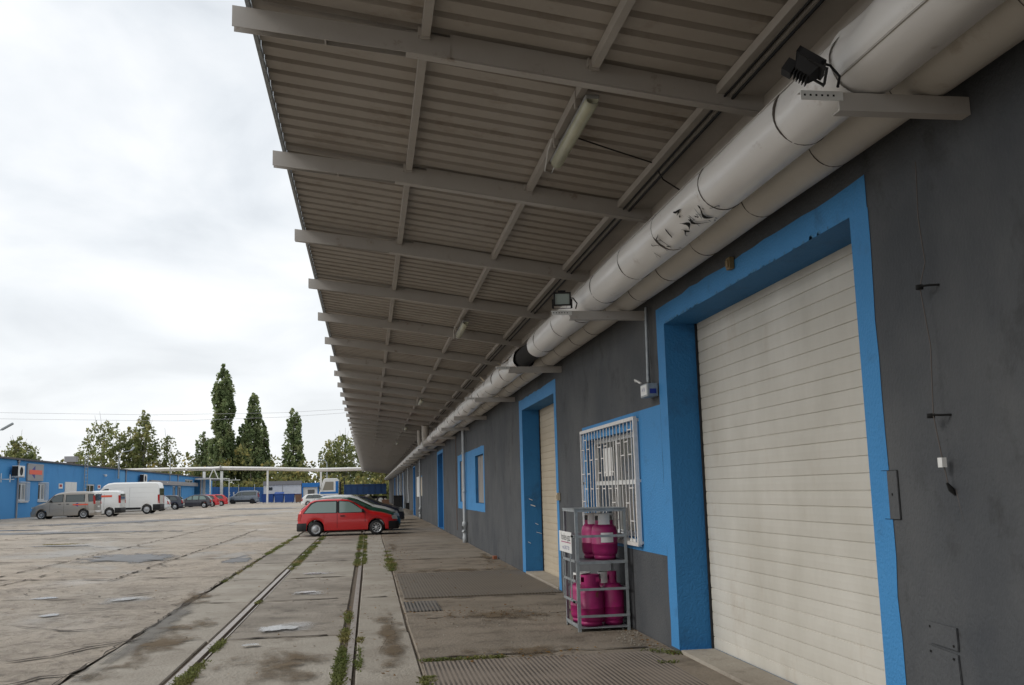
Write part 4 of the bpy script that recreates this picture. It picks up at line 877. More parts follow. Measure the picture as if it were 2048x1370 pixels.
for (cx, cy, sx, sy, n) in ((1.6, 9.75, .6, .15, 60), (.75, 26, .3, 2.4, 130), (1.3, 13.2, .7, .5, 120), (-.9, 14, .7, 5, 50), (.2, 15, .25, 5, 40), (-1.2, 28, .5, 8, 60), (.55, 21, .1, 2, 60), (.6, 34, .35, 2.5, 160), (2.9, 10.4, .1, .5, 40), (2.7, 20, .2, 2, 40), (-6, 15, 3, 5, 60), (1.5, 22, .8, 4, 50)):
    for _ in range(n):
        x, y = random.gauss(cx, sx), random.gauss(cy, sy)
        if x > 2.95: continue
        z = g(x, y)+.022; a = random.uniform(0, 6.28); s = random.uniform(.012, .032); dx, dy = math.cos(a)*s, math.sin(a)*s
        mb.add([(x-dx, y-dy, z), (x+dy*.5, y-dx*.5, z+random.uniform(0, .012)), (x+dx, y+dy, z+random.uniform(0, .012)), (x-dy*.5, y+dx*.5, z)], [(0, 1, 2, 3)])
tag(mb.build('fallen_leaves', M['litter']), None, None, None, 'stuff')
mb = MB()
for _ in range(420):
    r_ = random.random()
    if r_ < .3: x, y = random.gauss(2.8, .12), random.gauss(10.6, .35)
    elif r_ < .5: x, y = random.uniform(.9, 2.3), random.gauss(12.6, .5)
    else: x, y = random.uniform(-8, 2.5), random.uniform(9, 30)
    if x > 2.96: continue
    s = random.uniform(.004, .014); z = g(x, y)+.002
    mb.hexa([(x-s, y-s, z), (x+s, y-s*.7, z), (x+s*.8, y+s, z), (x-s*.6, y+s*.8, z), (x-s*.7, y-s*.5, z+s*1.3), (x+s*.6, y-s*.5, z+s*1.1), (x+s*.5, y+s*.6, z+s), (x-s*.5, y+s*.6, z+s*1.2)])
tag(mb.build('gravel', M['concrete_b']), None, None, None, 'stuff')

# ---------------------------------------------------------------- vehicles
def interp(pts, x): return float(np.interp(x, [p[0] for p in pts], [p[1] for p in pts]))
WHEELS = {}
def make_wheel(r, w_, style):
    """one wheel at the origin, axis along y, outer face towards -y"""
    mb = MB(); mb.lathe([(r*.6, -w_/2), (r*.93, -w_/2), (r, -w_/2+.03), (r, w_/2-.03), (r*.93, w_/2), (r*.6, w_/2)], (0, 0, 0), 28, 'y')
    mb.lathe([(0, w_*.1), (r*.62, w_*.1)], (0, 0, 0), 28, 'y')
    m2 = MB(); rr_ = r*.66; yo = -w_/2
    if style == 'spoke':
        m2.lathe([(rr_, yo-.004), (rr_*.86, yo+.0), (rr_*.84, yo+.05)], (0, 0, 0), 28, 'y'); m2.lathe([(0, yo-.005), (rr_*.24, yo), (rr_*.24, yo+.04)], (0, 0, 0), 16, 'y')
        for k in range(9):
            a = 2*math.pi*k/9; m2.bar((rr_*.2*math.cos(a), yo+.008, rr_*.2*math.sin(a)), (rr_*.88*math.cos(a), yo+.008, rr_*.88*math.sin(a)), .03, .014, up=(0, 1, 0))
    else:
        m2.lathe([(rr_, yo-.004), (rr_*.9, yo+.012), (rr_*.62, yo+.014), (rr_*.52, yo-.008), (rr_*.2, yo-.014), (0, yo-.014)], (0, 0, 0), 28, 'y')
    return mb, m2
def car(name, label, cat, loc, rotz, P, paint, group=None):
    L, W, H = P['L'], P['W'], P['H']; top, belt = P['top'], P['belt']; zs0 = P.get('sill', .2); wr = P['wr']; xr, xf = P['wx']
    root = empty(name, (0, 0, 0), label, cat, group)
    tum = P.get('tum', .3); xs_ = set(np.linspace(0, L, 44)); xs_ |= {p[0] for p in top}
    ar = wr+.05
    for wx in (xr, xf):
        for k in range(13): xs_.add(wx+ar*math.cos(math.pi*k/12))
        xs_ |= {wx-ar-.001, wx+ar+.001}
    xs_ = sorted(x for x in xs_ if 0 <= x <= L)
    plan = P.get('plan', [(0, .86), (.12, .94), (.5, 1), (L-.9, 1), (L-.35, .93), (L-.08, .8), (L, .7)])
    def lo(x):
        z = zs0+(.08 if x < .15 or x > L-.15 else 0)
        for wx in (xr, xf):
            if abs(x-wx) < ar: z = max(z, wr+math.sqrt(ar*ar-(x-wx)**2))
        return z
    def ring(x):
        zt = interp(top, x); zb = min(interp(belt, x), zt-.04); zl = min(lo(x), zb-.05); w_ = W/2*interp(plan, x)
        yt = w_-.02-max(0, zt-.05-zb)*tum; rnd = P.get('rnd', .07)
        zm = zl+(zb-zl)*.5
        return [(0, zl), (w_-.08, zl), (w_-.012, zl+.03), (w_, zm), (w_-.02, zb), (yt, max(zb+.005, zt-rnd*.7)), (yt-rnd, zt), (yt*.5, zt+.012), (0, zt+.018)]
    def yside(x, z):
        r_ = ring(x)[2:6]; return float(np.interp(z, [p[1] for p in r_], [p[0] for p in r_]))
    mb = MB(); rings = []
    for x in xs_:
        h = ring(x); full = [(x, -y, z) for y, z in h]+[(x, y, z) for y, z in h[::-1][1:-1]]
        rings.append(full)
    n = len(rings[0]); vs = [v for r_ in rings for v in r_]
    fs = [(i*n+k, i*n+(k+1) % n, (i+1)*n+(k+1) % n, (i+1)*n+k) for i in range(len(rings)-1) for k in range(n)]
    mb.add(vs, fs, True); mb.add(rings[0], [tuple(range(n))[::-1]]); mb.add(rings[-1], [tuple(range(n))])
    # centre the car on its root
    def shift(m): m.v = [(v[0]-L/2, v[1], v[2]) for v in m.v]; return m
    def B(m, nm, mt, par=root): return shift(m).build(nm, mt, par)
    body = B(mb, 'body', paint)
    md = body.modifiers.new('e', 'EDGE_SPLIT'); md.split_angle = R(38)
    def side_panel(poly, nm, mt, off=.006, sides=(-1, 1), par=root):
        for s in sides:
            m = MB(); pts = [(x, s*(yside(x, z)+off), z) for x, z in poly]; m.poly(pts if s < 0 else pts[::-1]); B(m, nm, mt, par)
    def skin(poly, s, off):   # a convex outline laid on the curved flank in narrow strips
        m = MB(); x0_, x1_ = min(p[0] for p in poly), max(p[0] for p in poly); k = max(2, int((x1_-x0_)/.07))
        def zr(x):
            zs__ = []
            for a, b in zip(poly, poly[1:]+poly[:1]):
                lo_, hi_ = sorted((a[0], b[0]))
                if lo_-1e-9 <= x <= hi_+1e-9: zs__ += [a[1], b[1]] if hi_-lo_ < 1e-6 else [a[1]+(b[1]-a[1])*(x-a[0])/(b[0]-a[0])]
            return min(zs__), max(zs__)
        for i in range(k):
            xa, xb = x0_+(x1_-x0_)*i/k, x0_+(x1_-x0_)*(i+1)/k; (a0, a1), (b0, b1) = zr(xa), zr(xb)
            for j in range(3):
                f0, f1 = j/3, (j+1)/3; q = [(xa, a0+(a1-a0)*f0), (xb, b0+(b1-b0)*f0), (xb, b0+(b1-b0)*f1), (xa, a0+(a1-a0)*f1)]
                pts = [(x, s*(yside(x, z)+off), z) for x, z in q]; m.poly(pts if s < 0 else pts[::-1])
        return m
    gl = P.get('glass', M['carglass'])
    for poly in P.get('win', []):
        cxm = sum(p[0] for p in poly)/len(poly); czm = sum(p[1] for p in poly)/len(poly)
        big = [(cxm+(x-cxm)*1.0+(.04 if x > cxm else -.045), czm+(z-czm)+(.03 if z > czm else -.02)) for x, z in poly]
        for s in (-1, 1):
            fr = B(skin(big, s, .005), 'side_window', M['dark'])
            B(skin(poly, s, .010), 'pane', gl, fr)
    if P.get('pillar'): side_panel(P['pillar'], 'door_pillar', M['dark'], .0065)
    def top_panel(xa, xb, nm, inset=.09):
        m = MB(); k = 6; vs_ = []
        for i in range(k+1):
            x = xa+(xb-xa)*i/k; r_ = ring(x); yt = r_[6][0]-inset+.05; zt = r_[6][1]+.012
            nx_, nz_ = (-(interp(top, x+.02)-interp(top, x-.02)), .04); q = math.hypot(nx_, nz_)
            ox, oz = nx_/q*.012, nz_/q*.012
            vs_ += [(x+ox, -yt, zt+oz), (x+ox, 0, zt+.012+oz), (x+ox, yt, zt+oz)]
        m.add(vs_, [(3*i+j, 3*i+j+1, 3*i+j+4, 3*i+j+3) for i in range(k) for j in range(2)], True); B(m, nm, M['carglass'])
    if P.get('ws'): top_panel(*P['ws'], 'windscreen')
    if P.get('rw'): top_panel(*P['rw'], 'rear_window')
    if P.get('rear_glass'):   # upright rear windows (vans)
        z0q, z1q, ww = P['rear_glass']; m = MB()
        for s in (-1, 1): m.box((-.012, min(s*.03, s*ww), z0q), (.03, max(s*.03, s*ww), z1q))
        B(m, 'rear_window', M['carglass'])
    bm_ = P.get('bumper', paint); bz = P.get('bz', (.2, .5))
    for (xa, xb, nm) in ((0, P.get('bl', .35), 'rear_bumper'), (L-P.get('bl', .35), L, 'front_bumper')):
        m = MB(); k = 8; vs_ = []; q = []
        xsb = [xa+(xb-xa)*i/k for i in range(k+1)]
        if xa == 0: xsb = xsb[::-1]
        xsb = [x for x in xsb if all(abs(x-wx) > ar+.0 for wx in (xr, xf))]
        for z in (bz[0], bz[0]+.03, (bz[0]+bz[1])/2, bz[1]-.03, bz[1]):
            o_ = .02 if bz[0] < z < bz[1] else .002; e_ = .035 if bz[0] < z < bz[1] else .0
            row = [(x, -(W/2*interp(plan, x)+o_), z) for x in xsb]; xe = xsb[-1]+(-e_ if xa == 0 else e_)
            row += [(xe, y, z) for y in np.linspace(-W/2*interp(plan, xsb[-1])*.96, W/2*interp(plan, xsb[-1])*.96, 5)]
            row += [(x, (W/2*interp(plan, x)+o_), z) for x in xsb[::-1]]; q.append(row)
        c_ = len(q[0]); m.add([v for r_ in q for v in r_], [(i*c_+j, i*c_+j+1, (i+1)*c_+j+1, (i+1)*c_+j) for i in range(4) for j in range(c_-1)], True)
        B(m, nm, bm_)
    if P.get('cladding'):
        x0c, x1c, z0c, z1c = P['cladding']; side_panel([(x0c, z0c), (x1c, z0c), (x1c, z1c), (x0c, z1c)], 'side_cladding', M['dark'], .012)
    # lights, plates, handles, mirrors
    hz_ = P.get('hz', .62); tz = P.get('tz', (.6, .85))
    for s in (-1, 1):
        wfe = W/2*interp(plan, L); m = MB()
        m.hexa([(L-.22, s*(W/2*interp(plan, L-.22)+.004), hz_-.05), (L-.01, s*(wfe-.0), hz_-.06), (L+.012, s*(wfe-.35), hz_-.06), (L-.15, s*(wfe-.35), hz_-.05), (L-.26, s*(W/2*interp(plan, L-.26)-.0), hz_+.07), (L-.06, s*(wfe-.0), hz_+.06), (L-.03, s*(wfe-.35), hz_+.05), (L-.2, s*(wfe-.35), hz_+.06)])
        B(m, 'headlight', M['lightclear'])
        m = MB(); wre = W/2*interp(plan, .0)
        m.hexa([(-.012, s*(wre-.16), tz[0]), (-.012, s*(wre+.004), tz[0]), (.10, s*(W/2*interp(plan, .1)+.006), tz[0]), (.10, s*(wre-.16), tz[0]), (interp([(p[1], p[0]) for p in top[:4]], tz[1])-.012, s*(wre-.16), tz[1]), (interp([(p[1], p[0]) for p in top[:4]], tz[1])-.012, s*(wre+.002), tz[1]), (.13, s*(W/2*interp(plan, .1)+.004), tz[1]), (.13, s*(wre-.16), tz[1])])
        B(m, 'tail_light', M['lightred'])
        xm, zm_ = P['mir']; m = MB(); y_ = yside(xm, zm_)
        m.hexa([(xm-.05, s*(y_-.01), zm_), (xm+.06, s*(y_-.01), zm_), (xm+.03, s*(y_+.17), zm_+.01), (xm-.04, s*(y_+.17), zm_+.01), (xm-.05, s*(y_-.01), zm_+.1), (xm+.04, s*(y_-.01), zm_+.1), (xm+.02, s*(y_+.16), zm_+.13), (xm-.04, s*(y_+.16), zm_+.13)])
        B(m, 'mirror', M['dark'])
        for hx, hz2 in P.get('handles', []):
            m = MB(); y_ = yside(hx, hz2); m.box((hx-.08, min(s*y_, s*(y_+.022)), hz2-.018), (hx+.08, max(s*y_, s*(y_+.022)), hz2+.018)); B(m, 'door_handle', M['dark'])
    for gx, ga, gb in P.get('gaps', []):
        k = 6; zq = np.linspace(ga, gb, k)
        for s in (-1, 1):
            m = MB()
            for a, b in zip(zq, zq[1:]): m.quad((gx-.006, s*(yside(gx, a)+.0035), a), (gx+.006, s*(yside(gx, a)+.0035), a), (gx+.006, s*(yside(gx, b)+.0035), b), (gx-.006, s*(yside(gx, b)+.0035), b))
            B(m, 'door_gap', M['darkgap'])
    m = MB(); m.box((-.028, -.26, P.get('pz', .62)), (-.014, .26, P.get('pz', .62)+.11)); B(m, 'number_plate', M['plate'])
    # wheels
    key = (wr, P.get('rim', 'disc')); 
    for wx in (xr, xf):
        for s in (-1, 1):
            a, b = make_wheel(wr, .19, P.get('rimf', P.get('rim', 'disc')) if wx == xf else P.get('rim', 'disc'))
            for m in (a, b):
                m.v = [(v[0]+wx-L/2, (v[1] if s < 0 else -v[1])+s*(W/2-.115), v[2]+wr) for v in m.v]
            wo = a.build('wheel', M['dark'], root); b.build('rim', P.get('rimmat', M['rimmetal']), wo)
    m = MB(); m.box((.35, -W/2+.3, zs0-.02), (L-.35, W/2-.3, zs0+.15)); B(m, 'underbody', M['dark'])
    root.location = loc; root.rotation_euler = (R(P.get('pitch', 0)), 0, rotz)
    return root, yside
def paint(name, c, rough=.28, metal=.0):
    m = pmat(name, c, rough, spec=.5, metal=metal); b = m.node_tree.nodes['Principled BSDF']; b.inputs['Coat Weight'].default_value = .6; b.inputs['Coat Roughness'].default_value = .08; return m
HATCH = dict(L=3.75, W=1.59, H=1.36, wr=.275, wx=(.66, 2.93), sill=.19,
    top=[(0, .50), (.02, .82), (.07, .93), (.20, 1.06), (.45, 1.27), (.60, 1.335), (1.1, 1.37), (1.6, 1.365), (1.85, 1.33), (2.02, 1.26), (2.66, .92), (2.75, .885), (3.2, .80), (3.5, .71), (3.70, .58), (3.75, .45)],
    belt=[(0, .8), (.4, .83), (2.6, .84), (2.75, .8), (3.4, .64), (3.75, .45)],
    win=[[(.24, .875), (1.42, .865), (1.42, 1.275), (.72, 1.275), (.52, 1.2)], [(1.54, .865), (2.5, .865), (2.02, 1.19), (1.9, 1.255), (1.54, 1.28)]],
    ws=(2.05, 2.64), rw=(.1, .43), bumper=M['dark'], bz=(.2, .50), bl=.37, mir=(2.42, .86), handles=[(1.66, .74)], gaps=[(1.46, .3, .84), (2.5, .5, .84)], hz=.62, tz=(.58, .84), glass=M['carglasspale'], tum=.33, pz=.55)
def place(P, **k): q = dict(P); q.update(k); return q
def on(x, y): return (x, y, g(x, y))
red1, ys1 = car('parked_car', 'small red three-door hatchback with black bumpers, nearest of the parked row', 'car', on(-.77, 38.9), R(1), place(HATCH, rim='disc', rimf='spoke', pillar=[(1.36, .87), (1.60, .87), (1.58, 1.12), (1.5, 1.27), (1.40, 1.27)]), paint('red car paint', (.50, .009, .011)))
# small dark green estate-like hatch, then silver, then dark cars, all nose to the wall
LH = dict(L=4.0, W=1.66, H=1.42, wr=.29, wx=(.75, 3.2), sill=.19,
    top=[(0, .50), (.03, .85), (.1, .98), (.45, 1.30), (.7, 1.385), (1.3, 1.42), (1.9, 1.40), (2.15, 1.33), (2.9, .97), (3.4, .86), (3.8, .72), (3.96, .6), (4.0, .45)],
    belt=[(0, .85), (2.8, .88), (3.6, .68), (4, .5)],
    win=[[(.5, .91), (1.25, .91), (1.25, 1.29), (.85, 1.29), (.7, 1.22)], [(1.35, .91), (1.95, .91), (1.95, 1.31), (1.35, 1.32)], [(2.05, .91), (2.75, .91), (2.2, 1.24), (2.05, 1.29)]],
    ws=(2.2, 2.85), rw=(.13, .45), bumper=None, bz=(.2, .5), bl=.36, mir=(2.6, .9), handles=[(1.5, .8), (2.3, .8)], gaps=[(1.3, .35, .88), (2.0, .3, .88), (2.72, .5, .88)], hz=.64, tz=(.62, .92), tum=.33, pz=.5)
pg = paint('dark green car paint', (.012, .06, .035)); ps = paint('silver car paint', (.60, .61, .60), .3, .3); pdk = paint('navy car paint', (.012, .016, .035)); pbk = paint('black car paint', (.01, .01, .012)); pan = paint('anthracite car paint', (.035, .035, .045)); prd = paint('bright red car paint', (.55, .015, .02)); pw = paint('white car paint', (.72, .72, .70)); pgv = paint('grey van paint', (.16, .19, .23), .35, .3); pbeige = paint('beige van paint', (.33, .30, .26), .35, .4)
car('parked_car', 'dark green hatchback parked right behind the red one', 'car', on(-.72, 42.4), 0, place(LH, bumper=pg, glass=M['carglass']), pg)
car('parked_car', 'silver hatchback between the dark green car and the dark cars', 'car', on(-.65, 46.6), 0, place(LH, bumper=ps, H=1.5, top=[(x, z*1.05) for x, z in LH['top']]), ps)
car('parked_car', 'navy blue saloon parked behind the silver car', 'car', on(-.25, 51), 0, place(LH, bumper=pdk, L=4.0), pdk)
car('parked_car', 'black car beyond the navy one near the wall', 'car', on(-.1, 56), 0, place(LH, bumper=pbk, H=1.36, top=[(x, z*.97) for x, z in LH['top']]), pbk)
VAN1 = dict(L=4.12, W=1.72, H=1.8, wr=.30, wx=(.72, 3.38), sill=.2, rnd=.12,
    top=[(0, .5), (.02, 1.0), (.06, 1.45), (.16, 1.66), (.35, 1.755), (.9, 1.80), (1.7, 1.80), (2.3, 1.74), (2.6, 1.63), (3.1, 1.17), (3.2, 1.11), (3.55, 1.02), (3.9, .86), (4.06, .7), (4.12, .5)],
    belt=[(0, 1.05), (3.0, 1.06), (3.2, 1.0), (3.8, .74), (4.12, .5)],
    win=[[(.10, 1.14), (.42, 1.12), (.46, 1.58), (.16, 1.58)], [(.72, 1.13), (1.85, 1.13), (1.85, 1.57), (.72, 1.57)], [(2.08, 1.13), (2.95, 1.13), (2.60, 1.50), (2.42, 1.58), (2.08, 1.6)]],
    ws=(2.64, 3.08), rear_glass=(1.15, 1.6, .62), bz=(.2, .52), bl=.34, mir=(2.8, 1.12), handles=[(1.75, .98), (2.25, .98)], gaps=[(.62, .6, 1.05), (1.98, .3, 1.6), (2.86, .45, 1.05)], hz=.78, tz=(.95, 1.5), tum=.2, pz=.72, rimf='spoke', rim='spoke', plan=[(0, .93), (.06, .98), (.4, 1), (3.2, 1), (3.8, .92), (4.05, .8), (4.12, .7)])
def arrow(par, yf, x0, x1, z, h, loc, rotz, L, s=-1, text=False):
    """small arrow logo on the flank: navy head, orange shaft, flush on the side"""
    pass
b1, yb1 = car('parked_van', 'beige family van with arrow logo, nearest the left building', 'van', on(-20.2, 70.9), R(180), place(VAN1, bumper=pbeige), pbeige)
def logo(root, yf, L, xc, zc, w_, h, s):
    """arrow pointing to the nose; x local from the rear"""
    y = lambda x, z, o: s*(yf(x, z)+o)
    m = MB(); P = [(xc+w_*.42, zc), (xc+w_*.12, zc+h*.5), (xc+w_*.12, zc-h*.5)]
    m.poly([(x-L/2, y(x, z, .009), z) for x, z in P][::(1 if s < 0 else -1)]); a = m
    m2 = MB(); P = [(xc-w_*.5, zc-h*.16), (xc+w_*.46, zc-h*.16), (xc+w_*.46, zc+h*.16), (xc-w_*.5, zc+h*.16)]
    m2.poly([(x-L/2, y(x, z, .012), z) for x, z in P][::(1 if s < 0 else -1)])
    for mm, nm, mt in ((a, 'logo_arrowhead', M['navy']), (m2, 'logo_bar', M['orange'])):
        me = bpy.data.meshes.new(nm); me.from_pydata(mm.v, [], mm.f); me.materials.append(mt); o = bpy.data.objects.new(nm, me); COL.objects.link(o); o.parent = root
logo(b1, yb1, 4.12, .95, .93, 1.0, .26, 1)
VAN2 = place(VAN1, L=4.2, win=[[(2.18, 1.13), (3.0, 1.13), (2.65, 1.50), (2.42, 1.58), (2.18, 1.6)]], top=[(0, .5), (.01, 1.2), (.04, 1.6), (.12, 1.78), (.35, 1.83), (1.0, 1.85), (1.9, 1.84), (2.35, 1.77), (2.65, 1.63), (3.15, 1.17), (3.25, 1.11), (3.6, 1.02), (3.95, .86), (4.14, .7), (4.2, .5)], belt=[(0, 1.0), (3.0, 1.06), (3.2, 1.0), (3.8, .74), (4.2, .5)], tum=.12, rim='disc', rimf='disc', bumper=M['dark'], bz=(.25, .62), bl=.4, handles=[(1.9, .98)], gaps=[(2.05, .3, 1.6), (1.1, .5, 1.6)])
v2, yv2 = car('parked_van', 'short white panel van with orange arrow logo on its side', 'van', on(-19.75, 75.6), R(180), VAN2, pw)
logo(v2, yv2, 4.2, 1.15, 1.45, 1.15, .42, 1)
DUC = dict(L=5.9, W=2.0, H=2.5, wr=.36, wx=(.95, 4.75), sill=.26, rnd=.14,
    top=[(0, .5), (.01, 1.4), (.05, 2.2), (.12, 2.42), (.3, 2.5), (1.0, 2.52), (3.6, 2.52), (4.0, 2.46), (4.3, 2.28), (4.95, 1.55), (5.1, 1.42), (5.5, 1.2), (5.75, 1.0), (5.87, .8), (5.9, .5)],
    belt=[(0, 1.3), (4.9, 1.3), (5.3, 1.1), (5.9, .6)], win=[[(3.95, 1.4), (4.75, 1.4), (4.45, 1.85), (4.25, 2.0), (3.95, 2.02)]], ws=(4.36, 4.92), rear_glass=(1.45, 2.0, .78),
    bumper=M['dark'], bz=(.28, .75), bl=.55, mir=(4.6, 1.42), handles=[(3.8, 1.15)], gaps=[(3.75, .4, 2.0), (2.3, .45, 2.1), (4.95, .6, 1.3)], hz=1.0, tz=(.8, 1.5), tum=.09, pz=.75, cladding=(1.4, 4.3, .36, .52), rim='disc', glass=M['carglass'], plan=[(0, .95), (.06, .99), (.4, 1), (4.6, 1), (5.3, .94), (5.75, .84), (5.9, .72)])
dv_, yd_ = car('parked_van', 'tall long white high-roof panel van', 'van', on(-19.55, 84.0), R(180), DUC, pw)
for zl in (1.32, 1.68, 2.1):
    for s in (-1, 1):
        mb = MB()
        xq = np.linspace(.3, 3.6, 6)
        for a, b in zip(xq, xq[1:]):
            pa = [(a-2.95, s*(yd_(a, zl)+.006), zl-.02), (b-2.95, s*(yd_(b, zl)+.006), zl-.02), (b-2.95, s*(yd_(b, zl+.02)+.006), zl+.02), (a-2.95, s*(yd_(a, zl+.02)+.006), zl+.02)]
            mb.poly(pa)
        me = bpy.data.meshes.new('side_rib'); me.from_pydata(mb.v, [], mb.f); me.materials.append(M['white']); o = bpy.data.objects.new('side_rib', me); COL.objects.link(o); o.parent = dv_
car('parked_car', 'silver hatchback, only its rear showing beyond the tall white van', 'car', on(-20.45, 97), R(183), place(LH, bumper=ps), ps)
car('parked_car', 'dark blue hatchback with red glints, just beyond the silver rear', 'car', on(-20.35, 103.5), R(183), place(LH, bumper=pdk), pdk)
car('parked_car', 'anthracite hatchback parked broadside alone by the small porch', 'car', on(-19.15, 113.8), R(181), place(LH, bumper=pan, glass=M['carglasspale']), pan)
car('parked_car', 'red hatchback behind the anthracite one', 'car', on(-19.5, 121.5), R(184), place(LH, bumper=prd), prd)
car('parked_car', 'second red hatchback, further back beside the porch post', 'car', on(-19.45, 128.5), R(184), place(LH, bumper=prd), prd)
MPV = dict(L=4.6, W=1.85, H=1.9, wr=.33, wx=(.9, 3.75), sill=.24, rnd=.12,
    top=[(0, .5), (.02, 1.1), (.08, 1.55), (.2, 1.8), (.45, 1.88), (1.5, 1.9), (2.5, 1.87), (2.9, 1.75), (3.6, 1.22), (3.75, 1.14), (4.2, .98), (4.5, .8), (4.6, .5)],
    belt=[(0, 1.15), (3.5, 1.12), (3.9, .95), (4.6, .5)], win=[[(.45, 1.22), (2.3, 1.22), (2.3, 1.68), (.45, 1.68)], [(2.5, 1.2), (3.35, 1.2), (2.95, 1.55), (2.8, 1.65), (2.5, 1.68)]],
    ws=(2.95, 3.58), rear_glass=(1.25, 1.7, .65), bz=(.25, .6), bl=.4, mir=(3.2, 1.2), handles=[(2.2, 1.02), (2.7, 1.02)], gaps=[(2.4, .4, 1.7), (1.3, .5, 1.15)], hz=.85, tz=(1.0, 1.6), tum=.18, pz=.8, cladding=(1.25, 3.4, .3, .55), rimmat=M['dark'])
car('parked_van', 'grey passenger van parked alone in front of the blue fence', 'van', on(-18.3, 151), R(180), place(MPV, bumper=pgv), pgv)
car('parked_car', 'small white hatchback in front of the blue booth', 'car', on(-5.9, 121), R(4), place(LH, bumper=pw, glass=M['carglass']), pw)

# truck
tk = empty('dump_truck', (-2, 128, g(-2, 128)), 'old white and blue tipper truck with long dark blue bed', 'truck')
TX, TY, TZ = 0, 128, g(-2, 128)
def tb(nm, mt, *boxes, par=tk, bev=0):
    m = MB()
    for a, b in boxes: m.box((a[0], TY+a[1], TZ+a[2]), (b[0], TY+b[1], TZ+b[2]))
    return m.build(nm, mt, par, bevel=bev)
m = MB(); prof = [(-6.05, .75), (-3.75, .75), (-3.7, 3.1), (-3.9, 3.35), (-5.4, 3.38), (-5.62, 3.2), (-5.98, 1.9), (-6.1, 1.7)]
m.prism([(x, z+TZ) for x, z in prof], lambda x, z: (x, TY-1.15, z), lambda x, z: (x, TY+1.15, z)); cab = m.build('cab', M['white'], tk, bevel=.05)
tb('door_stripe', M['boothblue'], ((-6.0, -1.162, 1.45), (-3.76, -1.153, 1.7)), ((-6.0, -1.162, 1.0), (-3.76, -1.153, 1.25)), ((-4.1, -1.162, 1.705), (-3.76, -1.153, 3.0)), par=cab)
m = MB(); P = [(-5.7, 1.9), (-4.35, 1.9), (-4.35, 2.95), (-5.35, 2.95)]; m.poly([(x, TY-1.165, z+TZ) for x, z in P]); m.build('side_window', pmat('cab window', (.22, .2, .16), .15), cab)
m = MB(); m.quad((-6.03, TY-1.0, TZ+2.0), (-6.03, TY+1.0, TZ+2.0), (-5.70, TY+1.0, TZ+3.1), (-5.70, TY-1.0, TZ+3.1)); m.build('windscreen', M['glass'], cab)
tb('bumper', M['dark'], ((-6.25, -1.2, .5), (-6.0, 1.2, .8)), bev=.03)
tb('exhaust_stack', M['dark'], ((-3.6, -1.1, .9), (-3.4, -.9, 2.9)), ((-3.1, -1.1, 2.6), (-2.95, -.95, 3.4)))
tb('chassis', M['dark'], ((-5.9, -.5, .7), (2.3, .5, 1.0)), ((-3.6, -1.1, .7), (-3.0, 1.1, 1.2)))
m = MB(); bx0, bx1 = -3.05, 2.25
m.box((bx0, TY-1.2, TZ+1.3), (bx1, TY+1.2, TZ+2.5))
for k in range(8): xx = bx0+.05+k*(bx1-bx0-.1)/7; m.box((xx-.05, TY-1.26, TZ+1.3), (xx+.05, TY-1.2, TZ+2.48))
m.box((bx0, TY-1.28, TZ+2.44), (bx1, TY-1.262, TZ+2.54)); m.box((bx0, TY-1.28, TZ+1.26), (bx1, TY-1.262, TZ+1.36)); m.build('tipper_bed', pmat('navy tipper paint', (.010, .045, .14), .6, (.02, .06, .15), 2, .7, c3=(.04, .03, .03), s3=2, t3=(.6, .7)), tk)
for wx in (-5.1, .2, 1.5):
    for s in (-1, 1):
        a, b = make_wheel(.5, .3, 'disc')
        for m in (a, b): m.v = [(v[0]+wx, (v[1] if s < 0 else -v[1])+s*1.0+TY, v[2]+.5+TZ) for v in m.v]
        wo = a.build('wheel', M['dark'], tk); b.build('rim', M['white'], wo)
tb('mirror', M['dark'], ((-6.2, -1.4, 2.0), (-6.1, -1.2, 2.5)), par=cab)

# ---------------------------------------------------------------- left blue building
LX = -24.5; GZ = .5
lb = empty('office_building', (LX, 110, GZ), 'long low blue painted building along the left side of the yard', 'building')
lw_ = [(74.6, 76.3, 1.72, 3.02, .15), (78.8, 80.6, 1.72, 3.02, .15), (91.6, 94.4, 2.2, 3.08, .12), (130.5, 132.6, 1.83, 3.2, .15), (134.2, 136.5, 1.83, 3.2, .15), (139, 145.2, 3.5, 4.18, .15), (146.2, 151, .75, 4.2, 1.2), (153.5, 156, 2.4, 3.6, .15), (61, 63, 1.7, 3.0, .15)]
mb = MB(); fl = lambda u, z: (LX, u, z)
grid_wall(mb, [40, 162.5], [.3, 4.6], [o[:4] for o in lw_], fl)
mb.quad((LX, 162.5, .3), (LX-14, 162.5, .3), (LX-14, 162.5, 4.6), (LX, 162.5, 4.6)); mb.quad((LX, 40, .3), (LX-14, 40, .3), (LX-14, 40, 4.6), (LX, 40, 4.6)); mb.quad((LX-14, 40, .3), (LX-14, 162.5, .3), (LX-14, 162.5, 4.6), (LX-14, 40, 4.6))
for y0, y1, z0, z1, dp in lw_:
    xb = LX-dp
    for q in (((LX, y0, z0), (xb, y0, z0), (xb, y0, z1), (LX, y0, z1)), ((LX, y1, z0), (xb, y1, z0), (xb, y1, z1), (LX, y1, z1)), ((LX, y0, z1), (LX, y1, z1), (xb, y1, z1), (xb, y0, z1)), ((LX, y0, z0), (LX, y1, z0), (xb, y1, z0), (xb, y0, z0))): mb.quad(*q)
mb.build('wall', M['left_blue'], lb)
mb = MB(); mb.box((LX-14.2, 39.8, 4.6), (LX+.18, 162.7, 4.72)); rf = mb.build('roof', M['roofedge'], lb)
